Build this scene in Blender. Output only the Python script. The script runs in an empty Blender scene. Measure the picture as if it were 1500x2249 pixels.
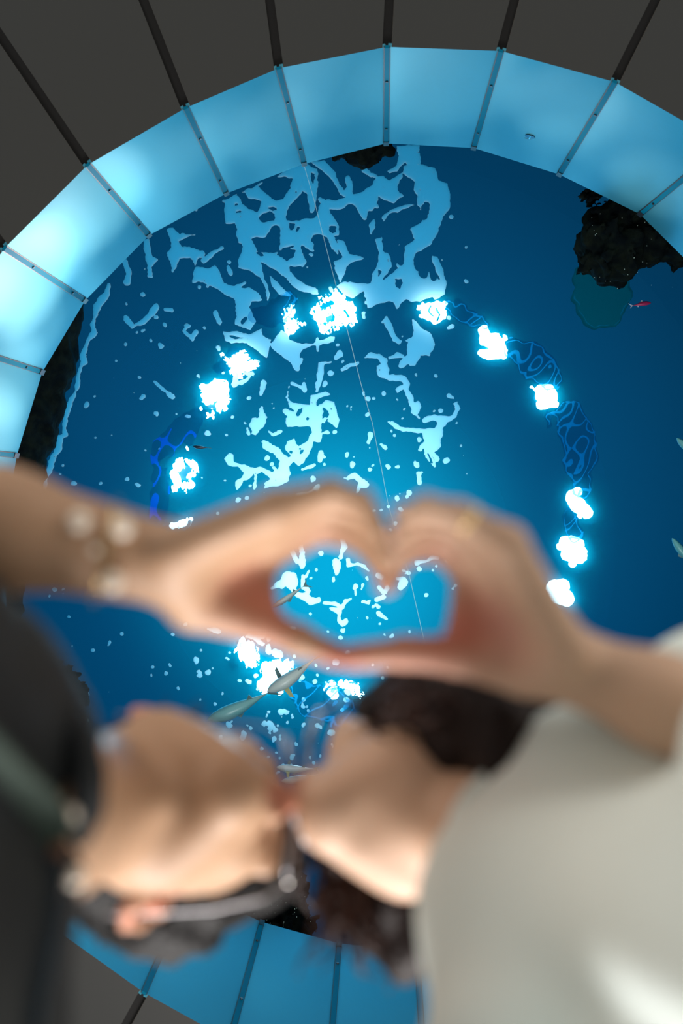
import bpy, math, random
import numpy as np
from mathutils import Vector, Matrix
random.seed(7); RNG = np.random.RandomState(7)
S = bpy.context.scene; COL = S.collection
F = 2187.0; CX, CY = 750.0, 1124.5; ZC = 0.80          # 35 mm lens on a 36 mm tall frame, camera held at waist height
H1, H2, HS = 5.0, 6.0, 7.2                             # heights above the camera: ceiling edge, acrylic window, water surface

def W(px, py, d):
    """photo pixel + height above camera -> world point (camera looks straight up)"""
    return np.array([-(px-CX)*d/F, (CY-py)*d/F, ZC+d])
def lin(r, g, b):
    f = lambda c: (c/255/12.92) if c/255 <= .04045 else ((c/255+.055)/1.055)**2.4
    return (f(r), f(g), f(b))

# ------------------------------------------------------------------ camera, world, exposure
cam = bpy.data.cameras.new('camera'); camo = bpy.data.objects.new('camera', cam); COL.objects.link(camo)
cam.sensor_fit = 'VERTICAL'; cam.sensor_height = 36; cam.lens = F/2249*36
camo.location = (0, 0, ZC); camo.rotation_euler = (math.pi, 0, math.pi)
camo.matrix_world = Matrix(((-1, 0, 0, 0), (0, 1, 0, 0), (0, 0, -1, ZC), (0, 0, 0, 1)))
cam.clip_start = .02; cam.clip_end = 60
cam.dof.use_dof = True; cam.dof.focus_distance = 6.7; cam.dof.aperture_fstop = 1.95
S.camera = camo
S.view_settings.view_transform = 'Standard'; S.view_settings.look = 'None'
S.view_settings.exposure = 0.0; S.view_settings.gamma = 1.0; S.view_settings.use_curve_mapping = False
wd = bpy.data.worlds.new('world'); S.world = wd; wd.use_nodes = True
wd.node_tree.nodes['Background'].inputs[0].default_value = (1.0, 1.0, .97, 1)
wd.node_tree.nodes['Background'].inputs[1].default_value = 0.84

def light(name, typ, loc, energy, color=(1, 1, 1), target=None, **kw):
    l = bpy.data.lights.new(name, typ); l.energy = energy; l.color = color
    for k, v in kw.items(): setattr(l, k, v)
    o = bpy.data.objects.new(name, l); COL.objects.link(o); o.location = Vector(loc)
    if target is not None:
        o.rotation_euler = (Vector(target)-Vector(loc)).to_track_quat('-Z', 'Y').to_euler()
    return o
# room lamps (downstairs hall) that light the couple from the side and from behind
light('room_lamp', 'AREA', (0.05, -3.7, 0.9), 290, (1, .95, .92), (0, 0, 1.5), size=1.8)
light('room_lamp', 'AREA', (2.2, 1.6, 1.4), 24, (1, .82, .66), (0, 0, 1.6), size=1.2)
light('room_lamp', 'AREA', (-2.4, 1.8, 1.4), 24, (1, .80, .64), (0, 0, 1.6), size=1.2)
# unseen blue fill and white foam spot, added above the water
light('water_fill_light', 'AREA', (0, -.1, ZC+HS+2.4), 130, (.04, .60, 1), (0, -.1, 0), size=5.0, shape='DISK')
light('foam_fill_spot', 'SPOT', W(730, 1230, HS+2.2), 620, (1, .95, .9), W(730, 1230, HS), spot_size=math.radians(74), spot_blend=1, shadow_soft_size=.3)

# ------------------------------------------------------------------ materials
def mat(name, color, rough=.6, metal=0, bump=None, spec=.5, var=None, attr=False, sss=0, trans=0):
    m = bpy.data.materials.new(name); m.use_nodes = True; nt = m.node_tree; b = nt.nodes['Principled BSDF']
    b.inputs['Base Color'].default_value = (*color, 1); b.inputs['Roughness'].default_value = rough
    b.inputs['Metallic'].default_value = metal; b.inputs['Specular IOR Level'].default_value = spec
    if sss:
        b.inputs['Subsurface Weight'].default_value = sss; b.inputs['Subsurface Radius'].default_value = (1, .35, .2)
        b.inputs['Subsurface Scale'].default_value = .012
    if attr:
        a = nt.nodes.new('ShaderNodeAttribute'); a.attribute_name = 'Col'; nt.links.new(a.outputs['Color'], b.inputs['Base Color'])
    if var:   # (scale, second colour, detail)
        tc = nt.nodes.new('ShaderNodeTexCoord'); n = nt.nodes.new('ShaderNodeTexNoise')
        n.inputs['Scale'].default_value = var[0]; n.inputs['Detail'].default_value = var[2]
        r = nt.nodes.new('ShaderNodeValToRGB'); r.color_ramp.elements[0].color = (*color, 1); r.color_ramp.elements[1].color = (*var[1], 1)
        r.color_ramp.elements[0].position = .4; r.color_ramp.elements[1].position = .7
        nt.links.new(tc.outputs['Object'], n.inputs['Vector']); nt.links.new(n.outputs['Fac'], r.inputs[0]); nt.links.new(r.outputs[0], b.inputs['Base Color'])
    if bump:
        tc = nt.nodes.new('ShaderNodeTexCoord'); n = nt.nodes.new('ShaderNodeTexNoise'); n.inputs['Scale'].default_value = bump[0]; n.inputs['Detail'].default_value = 5
        bp = nt.nodes.new('ShaderNodeBump'); bp.inputs['Strength'].default_value = bump[1]; bp.inputs['Distance'].default_value = .01
        nt.links.new(tc.outputs['Object'], n.inputs['Vector']); nt.links.new(n.outputs['Fac'], bp.inputs['Height']); nt.links.new(bp.outputs[0], b.inputs['Normal'])
    return m
def mixmat(name, parts):
    """parts: list of (kind, colour, weight, roughness)"""
    m = bpy.data.materials.new(name); m.use_nodes = True; nt = m.node_tree; nt.nodes.clear()
    out = nt.nodes.new('ShaderNodeOutputMaterial'); prev = None; tot = 0
    for kind, c, w, ro in parts:
        n = nt.nodes.new({'T': 'ShaderNodeBsdfTransparent', 'L': 'ShaderNodeBsdfTranslucent', 'D': 'ShaderNodeBsdfDiffuse', 'G': 'ShaderNodeBsdfGlossy'}[kind])
        n.inputs[0].default_value = (*c, 1)
        if kind == 'G': n.inputs['Roughness'].default_value = ro
        tot += w
        if prev is None: prev = n.outputs[0]
        else:
            mx = nt.nodes.new('ShaderNodeMixShader'); mx.inputs[0].default_value = w/tot
            nt.links.new(prev, mx.inputs[1]); nt.links.new(n.outputs[0], mx.inputs[2]); prev = mx.outputs[0]
    nt.links.new(prev, out.inputs[0]); return m
def emit(name, c, s):
    m = bpy.data.materials.new(name); m.use_nodes = True; nt = m.node_tree; nt.nodes.clear()
    out = nt.nodes.new('ShaderNodeOutputMaterial'); e = nt.nodes.new('ShaderNodeEmission')
    e.inputs[0].default_value = (*c, 1); e.inputs[1].default_value = s; nt.links.new(e.outputs[0], out.inputs[0]); return m
M = dict(
    ceiling=mat('charcoal_panel', (.024, .025, .023), .55, bump=(900, .05)),
    edge=mat('lit_panel_edge', (.22, .20, .17), .5),  # paler than the panel face: light on the edges put into the colour
    void=mat('dark_joint', (.004, .004, .004), .7),
    ring=mixmat('satin_blue_panel', [('D', (.03, .21, .31), .89, 0), ('G', (.35, .85, 1), .11, .33)]),
    strip=mat('blue_strip', (.0, .13, .23), .45, spec=.05),
    dark=mat('dark_metal', (.01, .02, .03), .4),
    acrylic=mixmat('acrylic', [('T', (.97, .99, 1), 1, 0)]),
    water=mixmat('water', [('L', (.0, .58, .92), .20, 0), ('T', (.55, .85, .97), .80, 0)]),
    foam=mixmat('foam', [('L', (.86, .92, .90), .96, 0), ('D', (.5, .9, 1), .04, 0)]),
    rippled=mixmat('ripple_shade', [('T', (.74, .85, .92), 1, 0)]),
    crest=mixmat('ripple_glint', [('T', (.6, .9, 1), .82, 0), ('L', (.05, .8, 1), .18, 0)]),
    crest_blue=mixmat('ripple_glint_blue', [('T', (.4, .7, 1), .75, 0), ('L', (.02, .4, 1), .25, 0)]),
    lamp=emit('lamp_glow', (.95, .98, 1), 9),
    rock=mat('black_rock', (.002, .004, .005), .9, spec=.05, bump=(30, .8), var=(14, (.008, .012, .008), 8)),
    slab=mixmat('rock_ghost', [('T', (.5, .85, .75), .8, 0), ('L', (.0, .3, .25), .2, 0)]),
    tank=mat('tank_wall', (.01, .05, .08), .8),
    floor=mat('floor', (.30, .28, .26), .5, var=(3, (.24, .23, .21), 4)),
    cable=mixmat('cable', [('T', (1, 1, 1), 1.3, 0), ('D', (.7, .95, 1), .5, 0)]),
    fish=mat('fish_skin', (.30, .46, .50), .35, attr=True, spec=.6),
    fin=mat('fin', (.12, .22, .22), .5), fin_yellow=mat('fin_yellow', (.45, .45, .22), .5),
    red=mat('red_fish', (.38, .02, .10), .4), pale=mat('pale_fin', (.75, .75, .85), .5),
    skin=mat('skin', (.6, .4, .3), .5, attr=True, sss=.12, spec=.35, bump=(350, .08)),
    hair=mat('black_hair', (.007, .006, .006), .5, spec=.2, bump=(160, .5)),
    hair_brown=mat('dark_brown_hair', (.010, .004, .003), .5, spec=.2, bump=(120, .5)),
    jacket=mat('black_jacket', (.011, .014, .017), .8, spec=.3, bump=(300, .2), var=(7, (.020, .023, .023), 3)),
    olive=mat('olive_strap', (.026, .048, .036), .8, bump=(400, .3)),
    leather=mat('brown_leather', (.13, .055, .025), .6),
    metal=mat('polished_metal', (.8, .78, .74), .18, metal=1),
    frame=mat('glasses_frame', (.38, .38, .40), .3, metal=1),
    gold=mat('gold', (.8, .6, .3), .25, metal=1),
    bead=mat('highlight_bead', (.9, .80, .68), .2, spec=.8),  # pale colour stands in for bright highlights on metal
    tee=mat('sage_cotton', (.79, .88, .85), .9, spec=.1, bump=(500, .15), var=(4, (.73, .81, .77), 3)),
    trousers=mat('trousers', (.03, .03, .035), .85), trousers2=mat('beige_trousers', (.35, .31, .25), .85),
    shoe=mat('shoe', (.02, .02, .02), .5), shoe2=mat('white_shoe', (.7, .7, .68), .5),
    eye=mat('eye', (.8, .78, .76), .2), iris=mat('iris', (.03, .015, .01), .2), lens=mixmat('lens', [('T', (.97, .98, 1), .94, 0), ('G', (1, 1, 1), .06, .03)]),
)

# ------------------------------------------------------------------ objects
def mesh_obj(name, V, Fs, m, parent=None, smooth=False, fix=False):
    me = bpy.data.meshes.new(name); me.from_pydata([tuple(map(float, v)) for v in V], [], [tuple(map(int, f)) for f in Fs])
    me.materials.append(m)
    if smooth: me.polygons.foreach_set('use_smooth', [True]*len(me.polygons))
    if fix:
        import bmesh
        bm = bmesh.new(); bm.from_mesh(me); bmesh.ops.recalc_face_normals(bm, faces=bm.faces); bm.to_mesh(me); bm.free()
    me.update()
    o = bpy.data.objects.new(name, me); COL.objects.link(o)
    if parent: o.parent = parent
    return o
def tag(o, label=None, cat=None, group=None, kind=None):
    for k, v in (('label', label), ('category', cat), ('group', group), ('kind', kind)):
        if v: o[k] = v
    return o
def empty(name, loc):
    o = bpy.data.objects.new(name, None); COL.objects.link(o); o.location = loc; o.empty_display_size = .05; return o
def box_frame(a, b, w, t, up):
    """bar from a to b, width w, thickness t along up"""
    a, b, up = map(np.array, (a, b, up)); d = (b-a)/np.linalg.norm(b-a); up = up-d*(up@d); up = up/np.linalg.norm(up); s = np.cross(d, up)
    V = [p+s*i*w/2+up*j*t/2 for p in (a, b) for i, j in ((-1, -1), (1, -1), (1, 1), (-1, 1))]
    return V, [(0, 1, 2, 3), (7, 6, 5, 4), (0, 4, 5, 1), (1, 5, 6, 2), (2, 6, 7, 3), (3, 7, 4, 0)]
def tube(P, R, n=8, closed=False):
    P = np.array(P, float); N = len(P); R = np.full(N, R) if np.isscalar(R) else np.array(R)
    V = []; Fs = []; T = np.gradient(P, axis=0)
    if closed: T = np.roll(P, -1, 0)-np.roll(P, 1, 0)
    T = T/(np.linalg.norm(T, axis=1)[:, None]+1e-12)
    u = np.cross(T[0], [.3, .5, .8]); u /= np.linalg.norm(u)
    for i in range(N):
        u = u-T[i]*(u@T[i]); u /= np.linalg.norm(u)+1e-12; v = np.cross(T[i], u)
        for k in range(n):
            a = 2*math.pi*k/n; V.append(P[i]+R[i]*(math.cos(a)*u+math.sin(a)*v))
    for i in range(N if closed else N-1):
        j = (i+1) % N
        for k in range(n):
            l = (k+1) % n; Fs.append((i*n+k, i*n+l, j*n+l, j*n+k))
    if not closed:
        Fs.append(tuple(range(n))[::-1]); Fs.append(tuple((N-1)*n+k for k in range(n)))
    return V, Fs
class MB:
    def __init__(s): s.V = []; s.F = []
    def add(s, VF):
        o = len(s.V); s.V += list(VF[0]); s.F += [tuple(i+o for i in f) for f in VF[1]]; return s
def sphere(c, r, n=10, m=7, sc=(1, 1, 1)):
    V = []; Fs = []; c = np.array(c)
    for i in range(m+1):
        th = math.pi*i/m
        for k in range(n):
            a = 2*math.pi*k/n; V.append(c+r*np.array([math.sin(th)*math.cos(a)*sc[0], math.sin(th)*math.sin(a)*sc[1], math.cos(th)*sc[2]]))
    for i in range(m):
        for k in range(n):
            l = (k+1) % n; Fs.append((i*n+k, i*n+l, (i+1)*n+l, (i+1)*n+k))
    return V, Fs
def prism(P, vec):
    n = len(P); P = [np.array(p) for p in P]; V = P+[p+vec for p in P]
    return V, [tuple(range(n)), tuple(range(2*n-1, n-1, -1))]+[(i, i+n, (i+1) % n+n, (i+1) % n) for i in range(n)]

# ------------------------------------------------------------------ signed distance fields -> surface nets
class Sdf:
    def __init__(s, lo, hi, h):
        s.lo = np.array(lo, float); s.h = h; s.n = np.maximum(4, np.ceil((np.array(hi)-s.lo)/h).astype(int)+1)
        s.F = np.full(s.n, .25, np.float32)
        s.ax = [s.lo[i]+h*np.arange(s.n[i], dtype=np.float32) for i in range(3)]
    def _box(s, lo, hi):
        a = np.clip(np.floor((np.array(lo)-s.lo)/s.h).astype(int), 0, s.n); b = np.clip(np.ceil((np.array(hi)-s.lo)/s.h).astype(int)+1, 0, s.n)
        if np.any(b <= a): return None
        sl = tuple(slice(a[i], b[i]) for i in range(3))
        return sl, s.ax[0][sl[0]][:, None, None], s.ax[1][sl[1]][None, :, None], s.ax[2][sl[2]][None, None, :]
    def _comb(s, sl, d, k, sub):
        f = s.F[sl]
        if sub:
            d = -d
            if k > 0:
                h = np.clip(.5-.5*(f-d)/k, 0, 1); s.F[sl] = f*(1-h)+d*h+k*h*(1-h)
            else: s.F[sl] = np.maximum(f, d)
        else:
            if k > 0:
                h = np.clip(.5+.5*(f-d)/k, 0, 1); s.F[sl] = f*(1-h)+d*h-k*h*(1-h)
            else: s.F[sl] = np.minimum(f, d)
    def cap(s, a, b, ra, rb=None, k=.01, sub=False):
        rb = ra if rb is None else rb; a = np.array(a, float); b = np.array(b, float); m = max(ra, rb)+k+3*s.h
        bx = s._box(np.minimum(a, b)-m, np.maximum(a, b)+m)
        if bx is None: return s
        sl, X, Y, Z = bx; ab = b-a; L = ab@ab+1e-12
        t = np.clip(((X-a[0])*ab[0]+(Y-a[1])*ab[1]+(Z-a[2])*ab[2])/L, 0, 1)
        d = np.sqrt((X-a[0]-t*ab[0])**2+(Y-a[1]-t*ab[1])**2+(Z-a[2]-t*ab[2])**2)-(ra+(rb-ra)*t)
        s._comb(sl, d, k, sub); return s
    def chain(s, P, R, k=.01):
        for i in range(len(P)-1): s.cap(P[i], P[i+1], R[i], R[i+1], k)
        return s
    def ell(s, c, r, R=None, k=.01, sub=False):
        c = np.array(c, float); r = np.array(r, float); R = np.eye(3) if R is None else R; m = r.max()+k+3*s.h
        bx = s._box(c-m, c+m)
        if bx is None: return s
        sl, X, Y, Z = bx; X = X-c[0]; Y = Y-c[1]; Z = Z-c[2]
        q = [X*R[0, i]+Y*R[1, i]+Z*R[2, i] for i in range(3)]
        k0 = np.sqrt(sum((q[i]/r[i])**2 for i in range(3))); k1 = np.sqrt(sum((q[i]/r[i]**2)**2 for i in range(3)))+1e-9
        s._comb(sl, k0*(k0-1)/k1, k, sub); return s
    def disp(s, fn):
        s.F += fn(s.ax[0][:, None, None], s.ax[1][None, :, None], s.ax[2][None, None, :]).astype(np.float32); return s
    def mesh(s):
        Fd = s.F; sg = Fd < 0; nx, ny, nz = Fd.shape
        c = [sg[i:nx-1+i, j:ny-1+j, k:nz-1+k] for i in (0, 1) for j in (0, 1) for k in (0, 1)]
        cnt = sum(x.astype(np.int8) for x in c); act = (cnt > 0) & (cnt < 8); I, J, K = np.nonzero(act)
        idx = np.full(act.shape, -1, np.int32); idx[I, J, K] = np.arange(len(I))
        acc = np.zeros((len(I), 3)); nn = np.zeros(len(I)); cor = [(i, j, k) for i in (0, 1) for j in (0, 1) for k in (0, 1)]
        val = {q: Fd[I+q[0], J+q[1], K+q[2]] for q in cor}
        for q in cor:
            for ax in range(3):
                if q[ax] == 0:
                    p = list(q); p[ax] = 1; p = tuple(p); a, b = val[q], val[p]; mk = (a < 0) != (b < 0)
                    t = np.where(mk, a/np.where(mk, a-b, 1), 0); pos = np.array(q, float)[None, :].repeat(len(I), 0); pos[:, ax] += t
                    acc += pos*mk[:, None]; nn += mk
        V = s.lo+s.h*(np.stack([I, J, K], 1)+acc/nn[:, None]); Q = []
        for ax in range(3):
            a1, a2 = (ax+1) % 3, (ax+2) % 3
            A = sg.take(range(0, sg.shape[ax]-1), ax); B = sg.take(range(1, sg.shape[ax]), ax)
            E = np.argwhere(A != B); E = E[(E[:, a1] > 0) & (E[:, a2] > 0) & (E[:, a1] < sg.shape[a1]-1) & (E[:, a2] < sg.shape[a2]-1)]
            ins = A[E[:, 0], E[:, 1], E[:, 2]]; q = []
            for o1, o2 in ((1, 1), (0, 1), (0, 0), (1, 0)):
                e = E.copy(); e[:, a1] -= o1; e[:, a2] -= o2; q.append(idx[e[:, 0], e[:, 1], e[:, 2]])
            q = np.stack(q, 1); q[~ins] = q[~ins][:, ::-1]; Q.append(q)
        Q = np.concatenate(Q); return V, Q[(Q >= 0).all(1)]
def net_obj(name, V, Q, m, parent=None, colors=None):
    me = bpy.data.meshes.new(name); me.vertices.add(len(V)); me.vertices.foreach_set('co', V.astype(np.float32).ravel())
    me.loops.add(len(Q)*4); me.loops.foreach_set('vertex_index', Q.astype(np.int32).ravel())
    me.polygons.add(len(Q)); me.polygons.foreach_set('loop_start', np.arange(0, len(Q)*4, 4, dtype=np.int32))
    me.polygons.foreach_set('use_smooth', np.ones(len(Q), bool))
    me.update(calc_edges=True); me.validate(); me.materials.append(m)
    if colors is not None:
        a = me.color_attributes.new('Col', 'FLOAT_COLOR', 'POINT'); a.data.foreach_set('color', np.c_[colors, np.ones(len(V))].astype(np.float32).ravel())
    o = bpy.data.objects.new(name, me); COL.objects.link(o)
    if parent: o.parent = parent
    return o
def paint(V, base, spots):
    C = np.tile(np.array(base, float), (len(V), 1))
    for c, r, col, w in spots:
        d = np.linalg.norm(V-np.array(c), axis=1)/r; f = np.clip(1-d, 0, 1); f = (f*f*(3-2*f)*w)[:, None]; C = C*(1-f)+np.array(col)*f
    return C
def sn(seed, freq, n=6):
    """cheap smooth 3-D noise: sum of random sine waves, about -1..1"""
    r = np.random.RandomState(seed); k = r.randn(n, 3)*freq; ph = r.rand(n)*6.28
    return lambda X, Y, Z: sum(np.sin(k[i, 0]*X+k[i, 1]*Y+k[i, 2]*Z+ph[i]) for i in range(n))/n**.5/1.2

# ------------------------------------------------------------------ flat shapes drawn as a field over the water surface
def field(strokes, holes, x0, y0, x1, y1, st, warp=0, seed=1, rag=0, ragf=.12, polys=(), pholes=()):
    xs = np.arange(x0, x1+st, st); ys = np.arange(y0, y1+st, st); X, Y = np.meshgrid(xs, ys, indexing='ij')
    n1, n2, n3, n4 = sn(seed, .05), sn(seed+1, .05), sn(seed+2, ragf), sn(seed+3, ragf*2.3)
    Xw = X+warp*n1(X, Y, 0); Yw = Y+warp*n2(X, Y, 0); Fd = np.full(X.shape, -50.)
    def seg(p, q):
        ax, ay, ar = p; bx, by, br = q; m = max(ar, br)+warp*2+10
        i0, i1 = np.searchsorted(xs, [min(ax, bx)-m, max(ax, bx)+m]); j0, j1 = np.searchsorted(ys, [min(ay, by)-m, max(ay, by)+m])
        if i1 <= i0 or j1 <= j0: return None
        sl = (slice(i0, i1), slice(j0, j1)); dx, dy = bx-ax, by-ay; L = dx*dx+dy*dy+1e-9
        t = np.clip(((Xw[sl]-ax)*dx+(Yw[sl]-ay)*dy)/L, 0, 1)
        return sl, ar+(br-ar)*t-np.hypot(Xw[sl]-ax-t*dx, Yw[sl]-ay-t*dy)
    def pseg(pl):
        P = np.array(pl, float); i0, i1 = np.searchsorted(xs, [P[:, 0].min()-14, P[:, 0].max()+14]); j0, j1 = np.searchsorted(ys, [P[:, 1].min()-14, P[:, 1].max()+14])
        if i1 <= i0 or j1 <= j0: return None
        sl = (slice(i0, i1), slice(j0, j1)); x, y = Xw[sl], Yw[sl]; D = np.full(x.shape, 1e3); ins = np.zeros(x.shape, bool)
        for a, b in zip(P, np.roll(P, -1, 0)):
            dx, dy = b-a; t = np.clip(((x-a[0])*dx+(y-a[1])*dy)/(dx*dx+dy*dy+1e-9), 0, 1); D = np.minimum(D, np.hypot(x-a[0]-t*dx, y-a[1]-t*dy))
            ins ^= ((a[1] > y) != (b[1] > y)) & (x < (b[0]-a[0])*(y-a[1])/(b[1]-a[1]+1e-12)+a[0])
        return sl, np.where(ins, D, -D)
    for s in strokes:
        for i in range(max(1, len(s)-1)):
            r = seg(s[i], s[min(i+1, len(s)-1)])
            if r: Fd[r[0]] = np.maximum(Fd[r[0]], r[1])
    for pl in polys: 
        r = pseg(pl)
        if r: Fd[r[0]] = np.maximum(Fd[r[0]], r[1])
    for pl in pholes:
        r = pseg(pl)
        if r: Fd[r[0]] = np.minimum(Fd[r[0]], -r[1])
    if rag: Fd += rag*(n3(X, Y, 0)+.6*n4(X, Y, 0))*np.clip((Fd+12)/12, 0, 1)
    for s in holes:
        for i in range(max(1, len(s)-1)):
            r = seg(s[i], s[min(i+1, len(s)-1)])
            if r: Fd[r[0]] = np.minimum(Fd[r[0]], -r[1]+.8*n3(X[r[0]], Y[r[0]], 0))
    return xs, ys, Fd
def field_mesh(xs, ys, Fd):
    """marching squares, filled where Fd > 0; returns pixel verts and faces"""
    V = []; key = {}; Fs = []
    def vert(k, x, y):
        if k not in key: key[k] = len(V); V.append((x, y))
        return key[k]
    pos = Fd > 0; nx, ny = Fd.shape
    c = pos[:-1, :-1].astype(int)+pos[1:, :-1]+pos[1:, 1:]+pos[:-1, 1:]
    for i, j in np.argwhere(c > 0):
        cs = ((i, j), (i+1, j), (i+1, j+1), (i, j+1))
        if c[i, j] == 4: Fs.append([vert(q, xs[q[0]], ys[q[1]]) for q in cs]); continue
        poly = []
        for a in range(4):
            p, q = cs[a], cs[(a+1) % 4]; fp, fq = Fd[p], Fd[q]
            if fp > 0: poly.append(vert(p, xs[p[0]], ys[p[1]]))
            if (fp > 0) != (fq > 0):
                t = fp/(fp-fq); k = (p, q) if p < q else (q, p)
                poly.append(vert(k, xs[p[0]]+(xs[q[0]]-xs[p[0]])*t, ys[p[1]]+(ys[q[1]]-ys[p[1]])*t))
        if len(poly) > 2: Fs.append(poly)
    return V, Fs
def sheet_obj(name, xs, ys, Fd, d, m, parent=None, thick=.006, wav=0, seed=3):
    V2, Fs = field_mesh(xs, ys, Fd)
    if not Fs: return None
    nz = sn(seed, .03); bot = [W(x, y, d+wav*float(nz(x, y, 0))) for x, y in V2]; top = [p+np.array([0, 0, thick]) for p in bot]; n = len(bot)
    from collections import Counter
    E = Counter(); O = {}
    for f in Fs:
        for i in range(len(f)):
            a, b = f[i], f[(i+1) % len(f)]; e = (min(a, b), max(a, b)); E[e] += 1; O[e] = (a, b)
    side = [(O[e][0], O[e][1], O[e][1]+n, O[e][0]+n) for e, c in E.items() if c == 1]
    return mesh_obj(name, bot+top, list(Fs)+[tuple(i+n for i in f[::-1]) for f in Fs]+side, m, parent)
def geo_origin(o, p):
    """move a top-level mesh's origin to p without moving its shape"""
    p = Vector([float(v) for v in p]); o.data.transform(Matrix.Translation(-p)); o.location = p; return o

# ================================================================== the setting
inner = [(848, 315), (1040, 325), (1228, 383), (1405, 470)]; outer = [(850, 103), (1100, 112), (1350, 180), (1592, 318)]
def polar(p, c=(840, 1200)): return math.atan2(p[0]-c[0], c[1]-p[1]) % (2*math.pi), math.hypot(p[0]-c[0], p[1]-c[1])
def gap(a, b, n):
    (a0, r0), (a1, r1) = polar(a), polar(b)
    if a1 < a0: a1 += 2*math.pi
    return [(840+(r0+(r1-r0)*t)*math.sin(a0+(a1-a0)*t), 1200-(r0+(r1-r0)*t)*math.cos(a0+(a1-a0)*t)) for t in [(i+1)/(n+1) for i in range(n)]]
ib = [(915, 2090), (745, 2072), (575, 2025), (415, 1950)]; ob = [(934, 2385), (722, 2350), (505, 2285), (316, 2180)]
il = [(37, 1000), (93, 817), (187, 660), (327, 517), (497, 425), (668, 360)]; ol = [(-215, 975), (-130, 745), (10, 545), (193, 362), (408, 237), (612, 150)]
inner = inner+gap(inner[-1], ib[0], 10)+ib+gap(ib[-1], il[0], 5)+il
outer = outer+gap(outer[-1], ob[0], 10)+ob+gap(ob[-1], ol[0], 5)+ol
NS = len(inner); IW = [W(*p, H2) for p in inner]; OW = [W(*p, H1) for p in outer]
CEN = np.mean(OW, 0)
def outward(k):    # direction of the ceiling joint k
    known = {0: (5, -103), 1: (30, -112), 2: (90, -180), NS-1: (-20, -150), NS-2: (-93, -237), NS-3: (-193, -284), NS-4: (-350, -480), 16: (-35, 245), 17: (-65, 119)}
    o = OW[k]
    if k in known:
        v = np.array([-known[k][0], -known[k][1], 0.])
    else:
        v = o-CEN+np.array([0, .05, 0]); v[2] = 0
    return v/np.linalg.norm(v)
OUT = [outward(k) for k in range(NS)]
FAR = [OW[k]+OUT[k]*4.2 for k in range(NS)]
up = np.array([0, 0, 1.])
# ceiling: one wedge panel between every two joints
ceil = empty('ceiling', CEN); tag(ceil, kind='structure')
GW = .024
for k in range(NS):
    j = (k+1) % NS; tan = OW[j]-OW[k]; tan /= np.linalg.norm(tan)
    P = [OW[k]+tan*GW, OW[j]-tan*GW, FAR[j]-tan*GW, FAR[k]+tan*GW]
    P = [p-np.array([*CEN]) for p in P]
    V, Fs = prism(P, up*.045)
    o = mesh_obj('ceiling_panel', V, Fs, M['ceiling'], ceil, fix=True)
    o.data.materials.append(M['edge'])
    for f in o.data.polygons:
        if abs(f.normal.z) < .5: f.material_index = 1
    V, Fs = box_frame(OW[k]-CEN+up*.055+OUT[k]*.02, FAR[k]-CEN+up*.055, GW*2.6, .02, up)
    mesh_obj('joint_strip', V, Fs, M['void'], ceil, fix=True)
# upstand ring of satin panels around the window
ring = empty('trim_1', CEN); tag(ring, kind='structure')
def inward(p): 
    v = np.array([0, CEN[1], 0])+np.array([CEN[0], 0, 0])-np.array([p[0], p[1], 0]); return v/np.linalg.norm(v)
for k in range(NS):
    j = (k+1) % NS; a, b, c, d = OW[k], OW[j], IW[j], IW[k]; tl = (b-a)/np.linalg.norm(b-a); tu = (c-d)/np.linalg.norm(c-d)
    P = [a+tl*.006, b-tl*.006, c-tu*.006, d+tu*.006]; n = np.cross(b-a, d-a); n /= np.linalg.norm(n)
    if n@inward(a) > 0: n = -n
    P = [p-CEN for p in P]; V = []; Fs = []; G = 5      # bilinear sheet, so the panel bends smoothly between its strips
    for z_ in (0, 1):
        V += [(P[0]*(1-u)+P[1]*u)*(1-v)+(P[3]*(1-u)+P[2]*u)*v+n*.02*z_ for v in np.linspace(0, 1, G) for u in np.linspace(0, 1, G)]
    ix = lambda i, j_, z_: z_*G*G+i*G+j_
    for i in range(G-1):
        for j_ in range(G-1):
            for z_ in (0, 1): Fs.append((ix(i, j_, z_), ix(i, j_+1, z_), ix(i+1, j_+1, z_), ix(i+1, j_, z_)))
    for i in range(G-1):
        for e0, e1 in (((0, i), (0, i+1)), ((G-1, i), (G-1, i+1)), ((i, 0), (i+1, 0)), ((i, G-1), (i+1, G-1))):
            Fs.append((ix(*e0, 0), ix(*e1, 0), ix(*e1, 1), ix(*e0, 1)))
    rp_ = mesh_obj('ring_panel', V, Fs, M['ring'], ring, fix=True)
    for f_ in rp_.data.polygons: f_.use_smooth = abs(f_.normal.dot(Vector(n))) > .7
    rp_.data.set_sharp_from_angle(angle=.8)
for k in range(NS):
    a, b = OW[k], IW[k]; n = inward(a); aa = a+n*.006+(b-a)*-.012; bb = b+n*.006-(b-a)*.005
    V, Fs = box_frame(aa-CEN, bb-CEN, .026, .016, n); s = mesh_obj('cover_strip', V, Fs, M['strip'], ring, fix=True)
    mb = MB()
    t_ = np.cross(n, (b-a)/np.linalg.norm(b-a))
    for sg_ in (-1, 1): mb.add(box_frame(aa-CEN+t_*sg_*.015, bb-CEN+t_*sg_*.015, .004, .010, n))
    mesh_obj('shadow_gap', mb.V, mb.F, M['dark'], ring, fix=True)
    for t in (.30, .80):
        q = aa+(bb-aa)*t+n*.008-CEN; mesh_obj('screw', *tube([q, q+n*.006], .008, 8), M['dark'], s)
    q = bb-(bb-aa)*.045; V, Fs = box_frame(q-CEN+n*.003, bb-CEN+n*.003, .032, .020, n); mesh_obj('end_cap', V, Fs, M['dark'], ring, fix=True)
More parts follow.
